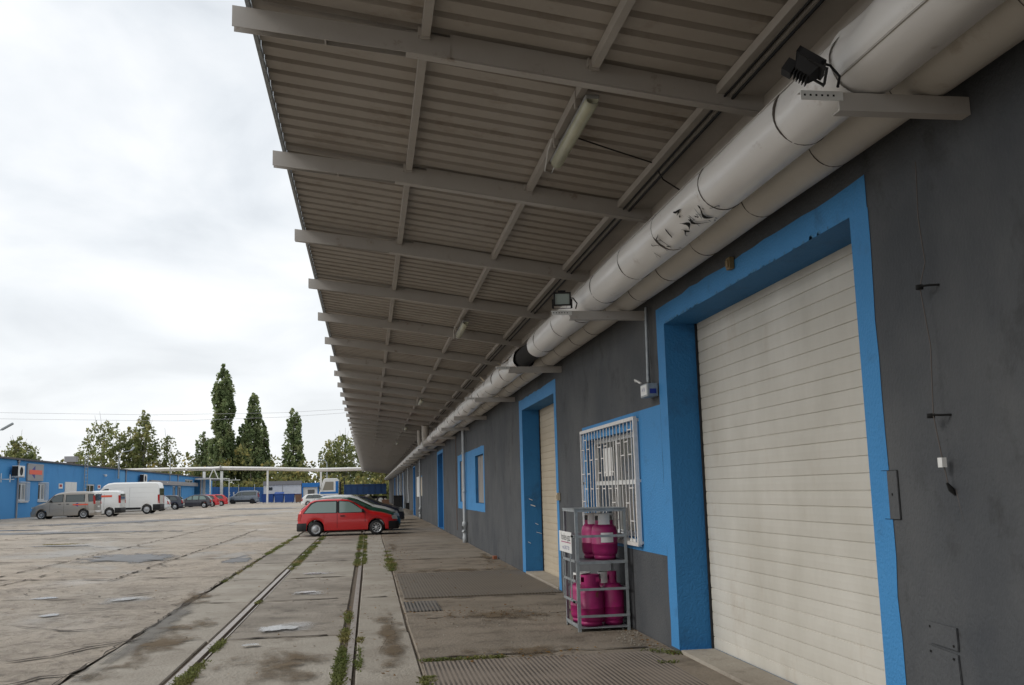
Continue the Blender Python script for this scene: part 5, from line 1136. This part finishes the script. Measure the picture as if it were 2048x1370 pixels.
for o in lw_[:2]+lw_[2:6]+lw_[7:]:
    mu = [(o[0]+o[1])/2] if o[1]-o[0] < 4 else [141.1, 143.1]
    f = window(o, mu, [], M['glass'], None, lb, LX, -1, .12)
    m = MB(); m.box((LX-.03, o[0]-.1, o[2]-.1), (LX+.12, o[1]+.1, o[2]-.02)); m.build('sill', M['white'], f)
for o in lw_[:2]:
    m = MB(); xq = LX+.16
    for yy in np.linspace(o[0]-.08, o[1]+.08, 9): m.bar((xq, yy, o[2]), (xq, yy, o[3]+.05), .03, .03)
    for zz_ in (o[2], o[3]+.05): m.bar((xq, o[0]-.08, zz_), (xq, o[1]+.08, zz_), .03, .03); m.bar((LX, o[0]-.08, zz_), (xq, o[0]-.08, zz_), .03, .03); m.bar((LX, o[1]+.08, zz_), (xq, o[1]+.08, zz_), .03, .03)
    m.build('window_bars', M['white'], lb)
m = MB(); m.box((LX-1.18, 146.3, .75), (LX-1.1, 148.2, 3.4)); m.build('door', M['white'], lb); m = MB(); m.box((LX-.0, 151.02, .6), (LX+.14, 151.5, 4.3)); m.build('door_jamb', M['white'], lb)
m = MB(); m.box((LX+.005, 85.3, 1.2), (LX+.06, 86.9, 3.2)); m.box((LX+.005, 86.92, 1.2), (LX+.06, 88.5, 3.2)); dd = m.build('double_door', M['white'], lb)
m = MB(); m.box((LX+.003, 103.3, 1), (LX+.02, 105.3, 4.45)); m.build('pale_panel', M['left_pale'], lb)
m = MB(); m.box((LX+.003, 116.5, 3.3), (LX+.3, 147.5, 3.78)); m.build('vent_panel', M['signgrey'], lb)
for yy, lab in ((74.1, 'downpipe left of the first barred window'), (105.5, 'downpipe beside the pale panel'), (133.4, 'thin downpipe between two narrow windows')):
    e_ = empty('downpipe', (LX+.08, yy, GZ), 'grey '+lab+' on the blue building', 'downpipe', 'downpipes on the blue building')
    m = MB(); m.tube([(LX+.09, yy, g(LX, yy)), (LX+.09, yy, 2.5), (LX+.09, yy, 4.55)], .06, 8); m.build('pipe', M['signgrey'], e_)
    m = MB(); m.lathe([(.06, 0), (.09, 0), (.09, .2), (.06, .2)], (LX+.09, yy, 4.4), 8); m.build('hopper', M['signgrey'], e_)
def aircon(y, z, label, w_=1.3, h=.75):
    e_ = empty('air_conditioner', (LX+.3, y, z), label, 'air conditioner')
    m = MB(); m.box((LX+.2, y, z), (LX+.62, y+w_, z+h)); m.build('casing', M['white'], e_, bevel=.02)
    m = MB(); m.lathe([(0, 0), (h*.38, 0), (h*.38, .02), (h*.34, .025)], (LX+.622, y+w_*.45, z+h/2), 18, 'x'); m.build('fan_grille', M['dark'], e_)
    m = MB(); m.box((LX+.2, y-.012, z+.04), (LX+.6, y-.002, z+h-.04)); m.build('side_vent', M['dark'], e_)
    m = MB(); m.bar((LX, y+.15, z-.03), (LX+.65, y+.15, z-.03), .05); m.bar((LX, y+w_-.15, z-.03), (LX+.65, y+w_-.15, z-.03), .05); m.build('bracket', M['white'], e_)
aircon(72.5, 3.4, 'white air conditioner unit mounted left of the grey arrow sign'); aircon(111.2, 3.45, 'white air conditioner above the tall white van', 1.6, .85)
e_ = empty('wall_bracket', (LX+.2, 72.4, 3.1), 'empty white bracket on the blue wall left of the air conditioner', 'bracket'); m = MB(); m.bar((LX+.03, 71.0, 3.0), (LX+.03, 71.0, 3.6), .05); m.bar((LX+.03, 71.0, 3.2), (LX+.6, 71.0, 3.2), .05); m.bar((LX+.6, 71.0, 3.0), (LX+.6, 71.0, 3.5), .05); m.bar((LX+.03, 71.8, 3.2), (LX+.6, 71.8, 3.2), .05); m.build('arm', M['white'], e_)
sg = empty('wall_sign', (LX+.05, 77.5, 3.2), 'square grey sign with orange bar and navy arrow on the blue wall', 'sign')
m = MB(); m.box((LX+.02, 76.0, 3.18), (LX+.12, 79.5, 4.42)); m.build('board', M['signgrey'], sg)
m = MB(); x_ = LX+.125; m.poly([(x_, 76.45, 3.8), (x_, 77.55, 4.28), (x_, 77.55, 3.32)]); m.build('arrowhead', M['navy'], sg)
m = MB(); m.box((x_+.002, 76.3, 3.64), (x_+.012, 79.1, 3.97)); m.build('bar', M['orange'], sg)
m = MB(); m.box((x_-.002, 76.0, 4.36), (x_+.01, 79.5, 4.42)); m.build('top_trim', M['galv'], sg)
for yy, lab in ((83.7, 'small red and white notice left of the white double door'), (95.2, 'small red notice on the blue wall above the short white van')):
    m = MB(); m.cur = 0; m.box((LX+.005, yy, 2.65), (LX+.03, yy+1.0, 3.05)); m.cur = 1; m.box((LX+.031, yy+.15, 2.78), (LX+.035, yy+.8, 2.98)); tag(m.build('wall_notice', [M['paper'], M['redpaint']]), lab, 'notice', 'small notices on the blue wall')
for yy, zz_, lab in ((97, 3.9, 'small white wall lamp high on the blue wall above the short van'), (125.5, 3.55, 'small white wall lamp right of the tall van')):
    m = MB(); m.lathe([(0, 0), (.1, .02), (.16, .16), (.05, .22), (0, .22)], (LX+.22, yy, zz_-.1), 12); m.bar((LX, yy, zz_+.1), (LX+.22, yy, zz_+.1), .04); tag(m.build('wall_lamp', M['white']), lab, 'wall lamp', 'small lamps on the blue wall')
ld = empty('ladder', (LX+.15, 90.5, 1), 'grey steel ladder rising above the blue building roof', 'ladder')
m = MB()
for yy in (90.0, 90.9): m.bar((LX+.25, yy, 1.0), (LX+.25, yy, 5.7), .05)
m.build('stringers', M['galv'], ld); m = MB()
for zz_ in np.arange(1.2, 5.6, .3): m.bar((LX+.25, 90.0, zz_), (LX+.25, 90.9, zz_), .035)
m.build('rungs', M['galv'], ld)
def lamppost(x, y, z0, z1, ax, ay, label, arm=1.6, cat='street lamp', r=.07):
    e_ = empty('street_lamp', (x, y, z0), label, cat)
    m = MB(); m.tube([(x, y, z0), (x, y, z1-.6)], [r, r*.6], 8); m.build('pole', M['galv'], e_)
    m = MB(); m.tube([(x, y, z1-.6), (x+ax*arm*.3, y+ay*arm*.3, z1-.2), (x+ax*arm, y+ay*arm, z1)], r*.5, 6); m.build('arm', M['galv'], e_)
    hx, hy = x+ax*(arm+.3), y+ay*(arm+.3); m = MB(); m.bar((x+ax*(arm-.05), y+ay*(arm-.05), z1), (hx+ax*.25, hy+ay*.25, z1+.36*min(1, arm-.9)), .2, .12); m.build('lamp_head', M['galv'], e_, bevel=.03)
lamppost(-22.9, 59.2, .3, 5.72, 1, .05, 'grey street lamp head reaching in at the left edge', 2.4)
lamppost(LX+.3, 101.5, 3.7, 6.5, .3, .9, 'thin street lamp pole fixed to the blue building, curved arm', 2.2, r=.09)
m = MB(); m.tube([(LX+.2, 127.5, 3.3), (LX+.2, 127.5, 6.6)], .05, 6); tag(m.build('antenna_mast', M['galv']), 'plain thin mast above the blue roof in front of the pale birch', 'mast')
lamppost(-7.0, 172, .4, 7.6, -.98, .1, 'distant street lamp with arm to the left, above the blue booth', 1.0, r=.14)
# rooftop things
m = MB(); m.lathe([(0, 0), (.22, 0), (.22, .35), (.42, .4), (.38, .55), (.15, .7), (0, .72)], (LX-1.6, 73.2, 4.72), 14); tag(m.build('roof_vent', M['white']), 'white round ventilator on the blue building roof at the left edge', 'roof vent')
m = MB(); m.box((LX-4.4, 77, 4.7), (LX-2.7, 78, 5.7)); m.cur = 1; m.box((LX-4.5, 76.9, 5.7), (LX-2.6, 78.1, 5.8)); tag(m.build('roof_box', [M['greyroof'], M['roofedge']]), 'dark plant box on the roof behind the white ventilator', 'roof box')
wt = empty('distant_tower', (-60, 160, 0), 'grey flat-topped block standing behind the blue roof, left of the birches', 'building')
m = MB(); m.box((-48.7, 170, 0), (-47.6, 171, 8.0)); m.build('wall', M['upper_wall'], wt); m = MB(); m.box((-49.0, 169.8, 8.0), (-47.2, 171.2, 8.9)); m.build('roof', M['signgrey'], wt)
# porch at the far end
po = empty('porch', (LX+1.2, 152, GZ), 'light steel porch frame with flat roof at the far end of the blue building', 'porch')
m = MB(); m.box((LX+.2, 145.5, 4.32), (LX+2.3, 160, 4.42)); m.build('roof', M['signgrey'], po)
m = MB(); m.bar((LX+.2, 145.5, 4.28), (LX+4.6, 145.5, 4.28), .09); m.bar((LX+.2, 160, 4.28), (LX+4.6, 160, 4.28), .09); m.build('beam', M['white'], po)
for xx, yy in ((LX+2.3, 145.5), (LX+4.55, 148)):
    m = MB(); m.bar((xx, yy, .6), (xx, yy, 4.25), .17 if xx < LX+3 else .1); m.build('post', M['white'], po)
m = MB(); m.bar((LX+2.3, 145.5, 4.28), (LX+4.6, 148, 4.28), .1); m.build('beam', M['white'], po)

# ---------------------------------------------------------------- overhead heating line across the yard
oh = empty('overhead_pipeline', (-12, 150, 5.5), 'white clad pipeline crossing the yard on tall posts', 'pipeline')
m = MB(); m.tube([(-55, 208, 7.6), (-44, 190, 7.15), (-30, 164, 6.4), (-23, 151.5, 5.98), (-21.5, 150, 5.98), (-14.7, 150, 5.75), (-7.1, 150, 5.42), (.6, 150, 5.42)], .17, 14); m.build('upper_pipe', M['pipe'], oh)
m = MB(); m.tube([(-55, 208.6, 7.3), (-44, 190.6, 6.85), (-30, 164.6, 6.1), (-23, 152, 5.70), (-21.5, 150.5, 5.70), (-14.7, 150.5, 5.48), (-7.1, 150.5, 5.15), (.6, 150.5, 5.15)], .11, 12); m.build('lower_pipe', M['pipe2'], oh)
for x in (-14.75, -7.0):
    m = MB(); z = g(x, 150.2); top_ = 5.4 if x < -10 else 5.05; m.box((x-.13, 150.1, z), (x+.13, 150.36, top_)); m.build('post', M['white'], oh)
for x in (-23.9, -21.4):
    m = MB(); m.box((x-.18, 150.6, .5), (x+.18, 150.9, 5.45)); m.build('post', M['white'], oh)
m = MB(); m.bar((-23.2, 150.7, 4.4), (-22.6, 150.7, 5.8), .12); m.bar((-21.9, 150.7, 4.4), (-22.5, 150.7, 5.8), .12); m.build('strut', M['white'], oh)
m = MB(); m.lathe([(.22, -.05), (.32, -.05), (.32, .05), (.22, .05)], (-21.5, 150, 5.98), 14, 'x'); m.build('flange', M['signgrey'], oh)

# cabins, booth, skips, fence
cb = empty('site_cabin', (-13, 161, .4), 'long white cabin with grey pitched roof behind the blue skips', 'cabin')
m = MB(); m.box((-16.3, 160, .4), (-10.5, 162.4, 3.35)); m.build('wall', M['containerwhite'], cb)
m = MB(); m.prism([(159.85, 3.36), (162.5, 3.36), (161.6, 3.95), (160.2, 3.95)], lambda y, z: (-16.4, y, z), lambda y, z: (-10.45, y, z)); m.build('roof', M['greyroof'], cb)
m = MB(); m.box((-15.5, 159.96, 2.55), (-14.95, 159.99, 3.0)); m.build('window', M['glass'], cb)
m = MB(); m.box((-13.45, 159.97, .5), (-13.35, 159.995, 3.3)); m.build('panel_joint', M['signgrey'], cb)
bt = empty('booth', (-9.1, 161, .4), 'small white booth with bright blue fascia and window', 'booth')
m = MB(); m.box((-10.2, 160.2, .4), (-8.0, 162.4, 2.9)); m.build('wall', M['white'], bt)
m = MB(); m.box((-10.4, 159.9, 2.9), (-7.7, 162.6, 3.55)); m.build('fascia', M['boothblue'], bt); m = MB(); m.box((-10.43, 160, .4), (-10.21, 160.2, 2.89)); m.box((-7.99, 160, .4), (-7.75, 160.2, 2.89)); m.build('corner_post', M['boothblue'], bt)
m = MB(); m.box((-9.5, 160.15, 1.4), (-8.45, 160.19, 2.5)); m.build('window', M['glass'], bt)
for (xa, xb, lab, lid) in ((-18.0, -16.9, 'blue waste skip standing alone left of the tall post', True), (-16.2, -14.4, 'blue waste skip directly right of the tall post', False), (-14.3, -12.9, 'blue skip second right of the tall post, dented rim', True), (-12.8, -11.3, 'blue skip third right of the tall post with pale sticker', False), (-11.2, -10.2, 'rusty dark skip at the right end by the booth', False)):
    e_ = empty('waste_skip', ((xa+xb)/2, 156.5, .55), lab, 'skip', 'blue skips before the white cabin')
    m = MB(); z0 = g(xa, 156)+.12
    m.hexa([(xa+.1, 156.1, z0), (xb-.1, 156.1, z0), (xb-.1, 157.4, z0), (xa+.1, 157.4, z0), (xa, 156, z0+1.2), (xb, 156, z0+1.2), (xb, 157.5, z0+1.2), (xa, 157.5, z0+1.2)]); m.build('body', M['skipblue'] if 'rusty' not in lab else M['rust'], e_)
    m = MB(); m.box((xa-.04, 155.95, z0+1.2), (xb+.04, 157.55, z0+1.27)); m.build('rim', M['skipblue'], e_)
    for xx in (xa+.25, xb-.25):
        m = MB(); m.lathe([(0, -.04), (.1, -.04), (.1, .04), (0, .04)], (xx, 156.2, z0-.02), 10, 'x'); m.build('wheel', M['dark'], e_)
    if lid:
        m = MB(); m.hexa([(xa, 156.1, z0+1.28), (xb, 156.1, z0+1.28), (xb, 157.5, z0+1.5), (xa, 157.5, z0+1.5), (xa, 156.1, z0+1.31), (xb, 156.1, z0+1.31), (xb, 157.5, z0+1.54), (xa, 157.5, z0+1.54)]); m.build('lid', M['skipblue'], e_)
m = MB(); m.box((-15.25, 154.5, .5), (-15.1, 154.65, 2.3)); tag(m.build('red_post', M['redpaint']), 'short red post beside the tall white post', 'post')
fn = empty('blue_fence', (-22, 172, .5), 'dark blue sheet metal fence behind the grey van', 'fence')
m = MB(); x = -27.0
while x < -16.8:
    m.box((x, 172, .4), (x+.34, 172.06, 3.45-(x+27)*.03)); x += .34; m.box((x, 172.03, .4), (x+.1, 172.06, 3.43-(x+27)*.03)); x += .1
m.build('panel', M['fenceblue'], fn)
for x in (-24.2, -21.6, -19):
    m = MB(); m.box((x-.06, 171.85, .4), (x+.06, 171.99, 3.7)); m.build('post', M['galv'], fn)
m = MB(); text_mesh(m, 'S  S  T', .75, lambda a, b: (-22.35+a*.95, 171.97, 1.95+b)); m.build('lettering', M['white'], fn)
fk = empty('forklift', (-17.6, 158, .55), 'small yellow machine behind the grey van', 'machine')
m = MB(); m.box((-18.1, 158, .7), (-17.2, 159.2, 1.5)); m.build('body', M['yellow'], fk, bevel=.05); m = MB(); m.bar((-18.0, 158.1, 1.5), (-18.0, 158.1, 2.4), .08); m.bar((-17.3, 158.1, 1.5), (-17.3, 158.1, 2.4), .08); m.box((-18.1, 158, 2.4), (-17.2, 159.1, 2.46)); m.build('guard', M['yellow'], fk)
for xx in (-17.95, -17.35):
    m = MB(); m.lathe([(0, -.1), (.22, -.1), (.22, .1), (0, .1)], (xx, 158.1, .77), 12, 'y'); m.build('wheel', M['dark'], fk)
# overhead wires
for (pts, lab) in (([(-62, 60, 8.6), (-40, 60, 7.5), (-20.9, 60, 6.75), (-12.6, 60, 6.50), (-5.2, 60, 6.52), (2.5, 60, 6.85), (9, 60, 7.3)], 'upper thin power line across the sky above the yard'), ([(-62, 62, 8.2), (-40, 62, 7.1), (-18, 62, 6.45), (-11.8, 62, 6.28), (-5, 62, 6.42), (2.5, 62, 6.85), (9, 62, 7.3)], 'lower fainter power line across the sky above the yard')):
    m = MB(); m.tube(pts, .008, 5, smooth=True); tag(m.build('power_line', pmat('cable grey', (.4, .4, .4), .6)), lab, 'power line')

# ---------------------------------------------------------------- trees
def leaves(mb, centres, size, n_each, elong=1.0, flat=.9):
    for (cx, cy, cz, rx, ry, rz, k) in centres:
        n = int(n_each*k); u = np.random.normal(size=(n, 3)); u /= np.linalg.norm(u, axis=1)[:, None]+1e-9
        rad = np.random.uniform(.25, 1, n)**.45
        c = u*rad[:, None]*np.array([rx, ry, rz])+np.array([cx, cy, cz])
        a = np.random.normal(size=(n, 3)); a /= np.linalg.norm(a, axis=1)[:, None]
        b = np.cross(a, np.random.normal(size=(n, 3))); b /= np.linalg.norm(b, axis=1)[:, None]
        s = size*np.random.uniform(.5, 1.2, n)[:, None]
        a2 = a*s*.5; b2 = b*s*.5*elong
        V = np.stack([c-a2-b2*.3, c-b2, c+a2-b2*.2, c+b2], axis=1).reshape(-1, 3)
        o = len(mb.v); mb.v += [tuple(v) for v in V.tolist()]
        for i in range(n): mb.f.append((o+4*i, o+4*i+1, o+4*i+2, o+4*i+3)); mb.mi.append(0); mb.sm.append(False)
def limbs(mb, x, y, z0, H, r, n, spread, up, start=.15):
    mb.tube([(x, y, z0), (x+random.uniform(-.2, .2), y, z0+H*.35), (x+random.uniform(-.3, .3), y, z0+H*.7), (x, y, z0+H*.95)], [r, r*.75, r*.4, r*.08], 8)
    for i in range(n):
        t = start+(.9-start)*i/n; a = random.uniform(0, 6.28); l_ = spread*(1-t*.6)*random.uniform(.6, 1.1)
        p = Vector((x, y, z0+H*t)); q = p+Vector((math.cos(a)*l_*.6, math.sin(a)*l_*.6, l_*up*.5)); s = p+Vector((math.cos(a)*l_, math.sin(a)*l_, l_*up*1.2))
        mb.tube([p, q, s], [r*.3*(1-t*.6), r*.18*(1-t*.6), .02], 5, cap=False)
def tree(name, x, y, z0, H, prof, label, cat='tree', mat='leafpoplar', bark='bark', clump=1.6, size=.5, n_each=55, dens=1.0, up=1.6, group=None, lean=0, gaps=.0, elong=1.6, vert=2.1, trunk=.3):
    """prof: (height fraction, radius)"""
    e_ = empty(name, (x, y, z0), label, cat, group)
    m = MB(); limbs(m, x, y, z0, H, trunk, 16, max(p[1] for p in prof), up); m.build('trunk', M[bark], e_)
    cs = []; hh = [p[0] for p in prof]; rr_ = [p[1] for p in prof]
    clump *= .75; n_each *= .62; size *= .9; step = clump*.5/H; t = hh[0]
    while t < hh[-1]:
        R_ = float(np.interp(t, hh, rr_)); k = max(1, int(dens*2.2*(R_/clump)**1.3*2.2))
        for _ in range(k):
            if random.random() < gaps+.12: continue
            a = random.uniform(0, 6.28); q = R_*math.sqrt(random.random())*random.choice([.9, 1.0, 1.12]); s = clump*random.uniform(.45, .95)*min(1, .35+R_/clump*.5)
            off = lean*t*t*H
            cs.append((x+off+math.cos(a)*q, y+math.sin(a)*q, z0+t*H+random.uniform(-.3, .3), s*.62, s*.62, s*.62*vert, random.uniform(.6, 1.2)))
        t += step
    m = MB(); leaves(m, cs, size, n_each, elong); m.build('crown', M[mat], e_)
    return e_
POP = [(.06, 1.0), (.12, 2.0), (.3, 2.4), (.45, 2.2), (.55, 1.7), (.7, 1.9), (.82, 1.75), (.91, 1.2), (.97, .7), (1, .25)]
tree('poplar_tree', -28.3, 200, .6, 26.9, POP, 'tallest poplar, leftmost of the three columnar ones behind the fence', mat='leafpoplar', lean=-.0016, size=.55, n_each=62)
tree('poplar_tree', -24.9, 203, .6, 15.4, [(.1, 1.2), (.3, 2.2), (.6, 1.9), (.85, 1.1), (1, .1)], 'shorter poplar pressed against the right side of the tallest one', size=.55, n_each=55)
tree('poplar_tree', -22.4, 200, .6, 21.4, [(.06, .8), (.15, 1.9), (.4, 2.2), (.6, 1.9), (.72, 1.5), (.86, 1.2), (.95, .8), (1, .3)], 'middle poplar with a thin pointed top', lean=-.004, size=.5, n_each=62)
tree('poplar_tree', -20.6, 202, .6, 15.6, [(.1, .9), (.3, 1.3), (.7, 1.0), (.9, .6), (1, .1)], 'slim low poplar shoot right of the middle poplar', size=.5, n_each=45)
tree('poplar_tree', -14.6, 200, .6, 18.3, [(.06, .7), (.15, 1.7), (.4, 2.0), (.6, 1.8), (.8, 1.4), (.92, 1.0), (1, .3)], 'right-hand poplar with a ragged split top', lean=-.0058, size=.5, n_each=62, gaps=.08)
tree('birch_tree', -50.5, 200, .6, 16.0, [(.2, 2.5), (.4, 5.2), (.6, 5.2), (.8, 4.2), (.95, 2.2), (1, .6)], 'broad birch, left of the birch group above the blue roof', mat='leafbirch', bark='birch_bark', clump=2.0, size=.45, n_each=42, dens=.9, gaps=.25, vert=1.4)
tree('birch_tree', -46.4, 203, .6, 15.2, [(.2, 1.8), (.4, 3.2), (.7, 2.9), (.9, 1.8), (1, .5)], 'slender birch between the broad birch and the pointed tall one', mat='leafbirch', bark='birch_bark', clump=1.8, size=.45, n_each=40, gaps=.3, vert=1.5)
tree('birch_tree', -43.2, 200, .6, 18.3, [(.2, 1.2), (.4, 2.8), (.6, 2.4), (.75, 1.9), (.9, 1.3), (1, .2)], 'tallest pointed birch in the left group', mat='leafbirch', bark='birch_bark', clump=1.7, size=.45, n_each=48, gaps=.12, vert=1.7)
tree('birch_tree', -39.0, 201, .6, 14.3, [(.25, 1.2), (.4, 3.0), (.65, 2.6), (.85, 1.5), (1, .3)], 'airy yellowish birch right of the pointed one', mat='leafbirch', bark='birch_bark', clump=1.7, size=.38, n_each=34, gaps=.3, vert=1.4)
tree('ash_tree', -32.6, 204, .6, 13.6, [(.2, 1.2), (.45, 2.5), (.75, 1.9), (.92, 1.1), (1, .5)], 'dark bushy tree just left of the tallest poplar', mat='leafpoplar', clump=1.7, size=.45, n_each=48, gaps=.1)
tree('maple_tree', -66.0, 200, .6, 13.0, [(.3, 2.5), (.45, 4.2), (.7, 3.8), (.9, 2.2), (1, .6)], 'rounded green tree at the left edge above the blue roof', mat='leafbirch', clump=2.0, size=.45, n_each=55, vert=1.0)
tree('birch_tree', -7.2, 196, .6, 11.6, [(.2, 1.0), (.4, 2.4), (.7, 2.0), (.9, 1.2), (1, .4)], 'birch beside the distant street lamp', mat='leafbirch', bark='birch_bark', clump=1.5, size=.4, n_each=44, gaps=.15)
tree('birch_tree', -4.6, 200, .6, 13.4, [(.2, 1.5), (.4, 3.8), (.65, 3.4), (.85, 2.0), (1, .5)], 'large loose birch beside the end of the canopy', mat='leafbirch', bark='birch_bark', clump=1.9, size=.42, n_each=44, gaps=.18, vert=1.4)
tree('birch_tree', -1.0, 204, .6, 11.2, [(.2, 1.5), (.45, 3.2), (.7, 2.6), (1, .5)], 'birch partly hidden by the canopy edge', mat='leafbirch', bark='birch_bark', clump=1.8, size=.42, n_each=40, gaps=.2)
tree('maple_tree', 3.5, 190, .6, 8.6, [(.1, 1.5), (.4, 3.0), (.8, 2.4), (1, .8)], 'yellow green tree showing below the canopy beside the far wall', mat='leafbush', clump=1.7, size=.42, n_each=44, gaps=.15)
# low wood behind everything
m = MB(); cs = []
for i in range(430):
    x = random.uniform(-95, 40); y = random.uniform(188, 222)
    base = 6.2+1.6*math.sin(x*.19)+1.2*math.sin(x*.53+1)
    if x < -37: base = 5.5+1.2*math.sin(x*.3)
    if x > 6: base = 5.0
    hgt = base*random.uniform(.25, 1.15); cs.append((x, y, .6+hgt, random.uniform(1.2, 2.4), 1.6, random.uniform(1.0, 1.9), 1))
for i in range(330):
    x = random.uniform(-95, 40); cs.append((x, random.uniform(182, 190), random.uniform(.8, 4.2), random.uniform(1.4, 2.2), 1.2, 1.4, 1))
leaves(m, cs, .62, 48, 1.3); tag(m.build('woodland', M['leafbush']), None, None, None, 'stuff')
m = MB()
for i in range(60):
    x = random.uniform(-90, 30); y = random.uniform(186, 215); m.tube([(x, y, .4), (x+random.uniform(-.4, .4), y, 6)], [.16, .06], 5, cap=False)
tag(m.build('woodland_trunks', M['bark']), None, None, None, 'stuff')
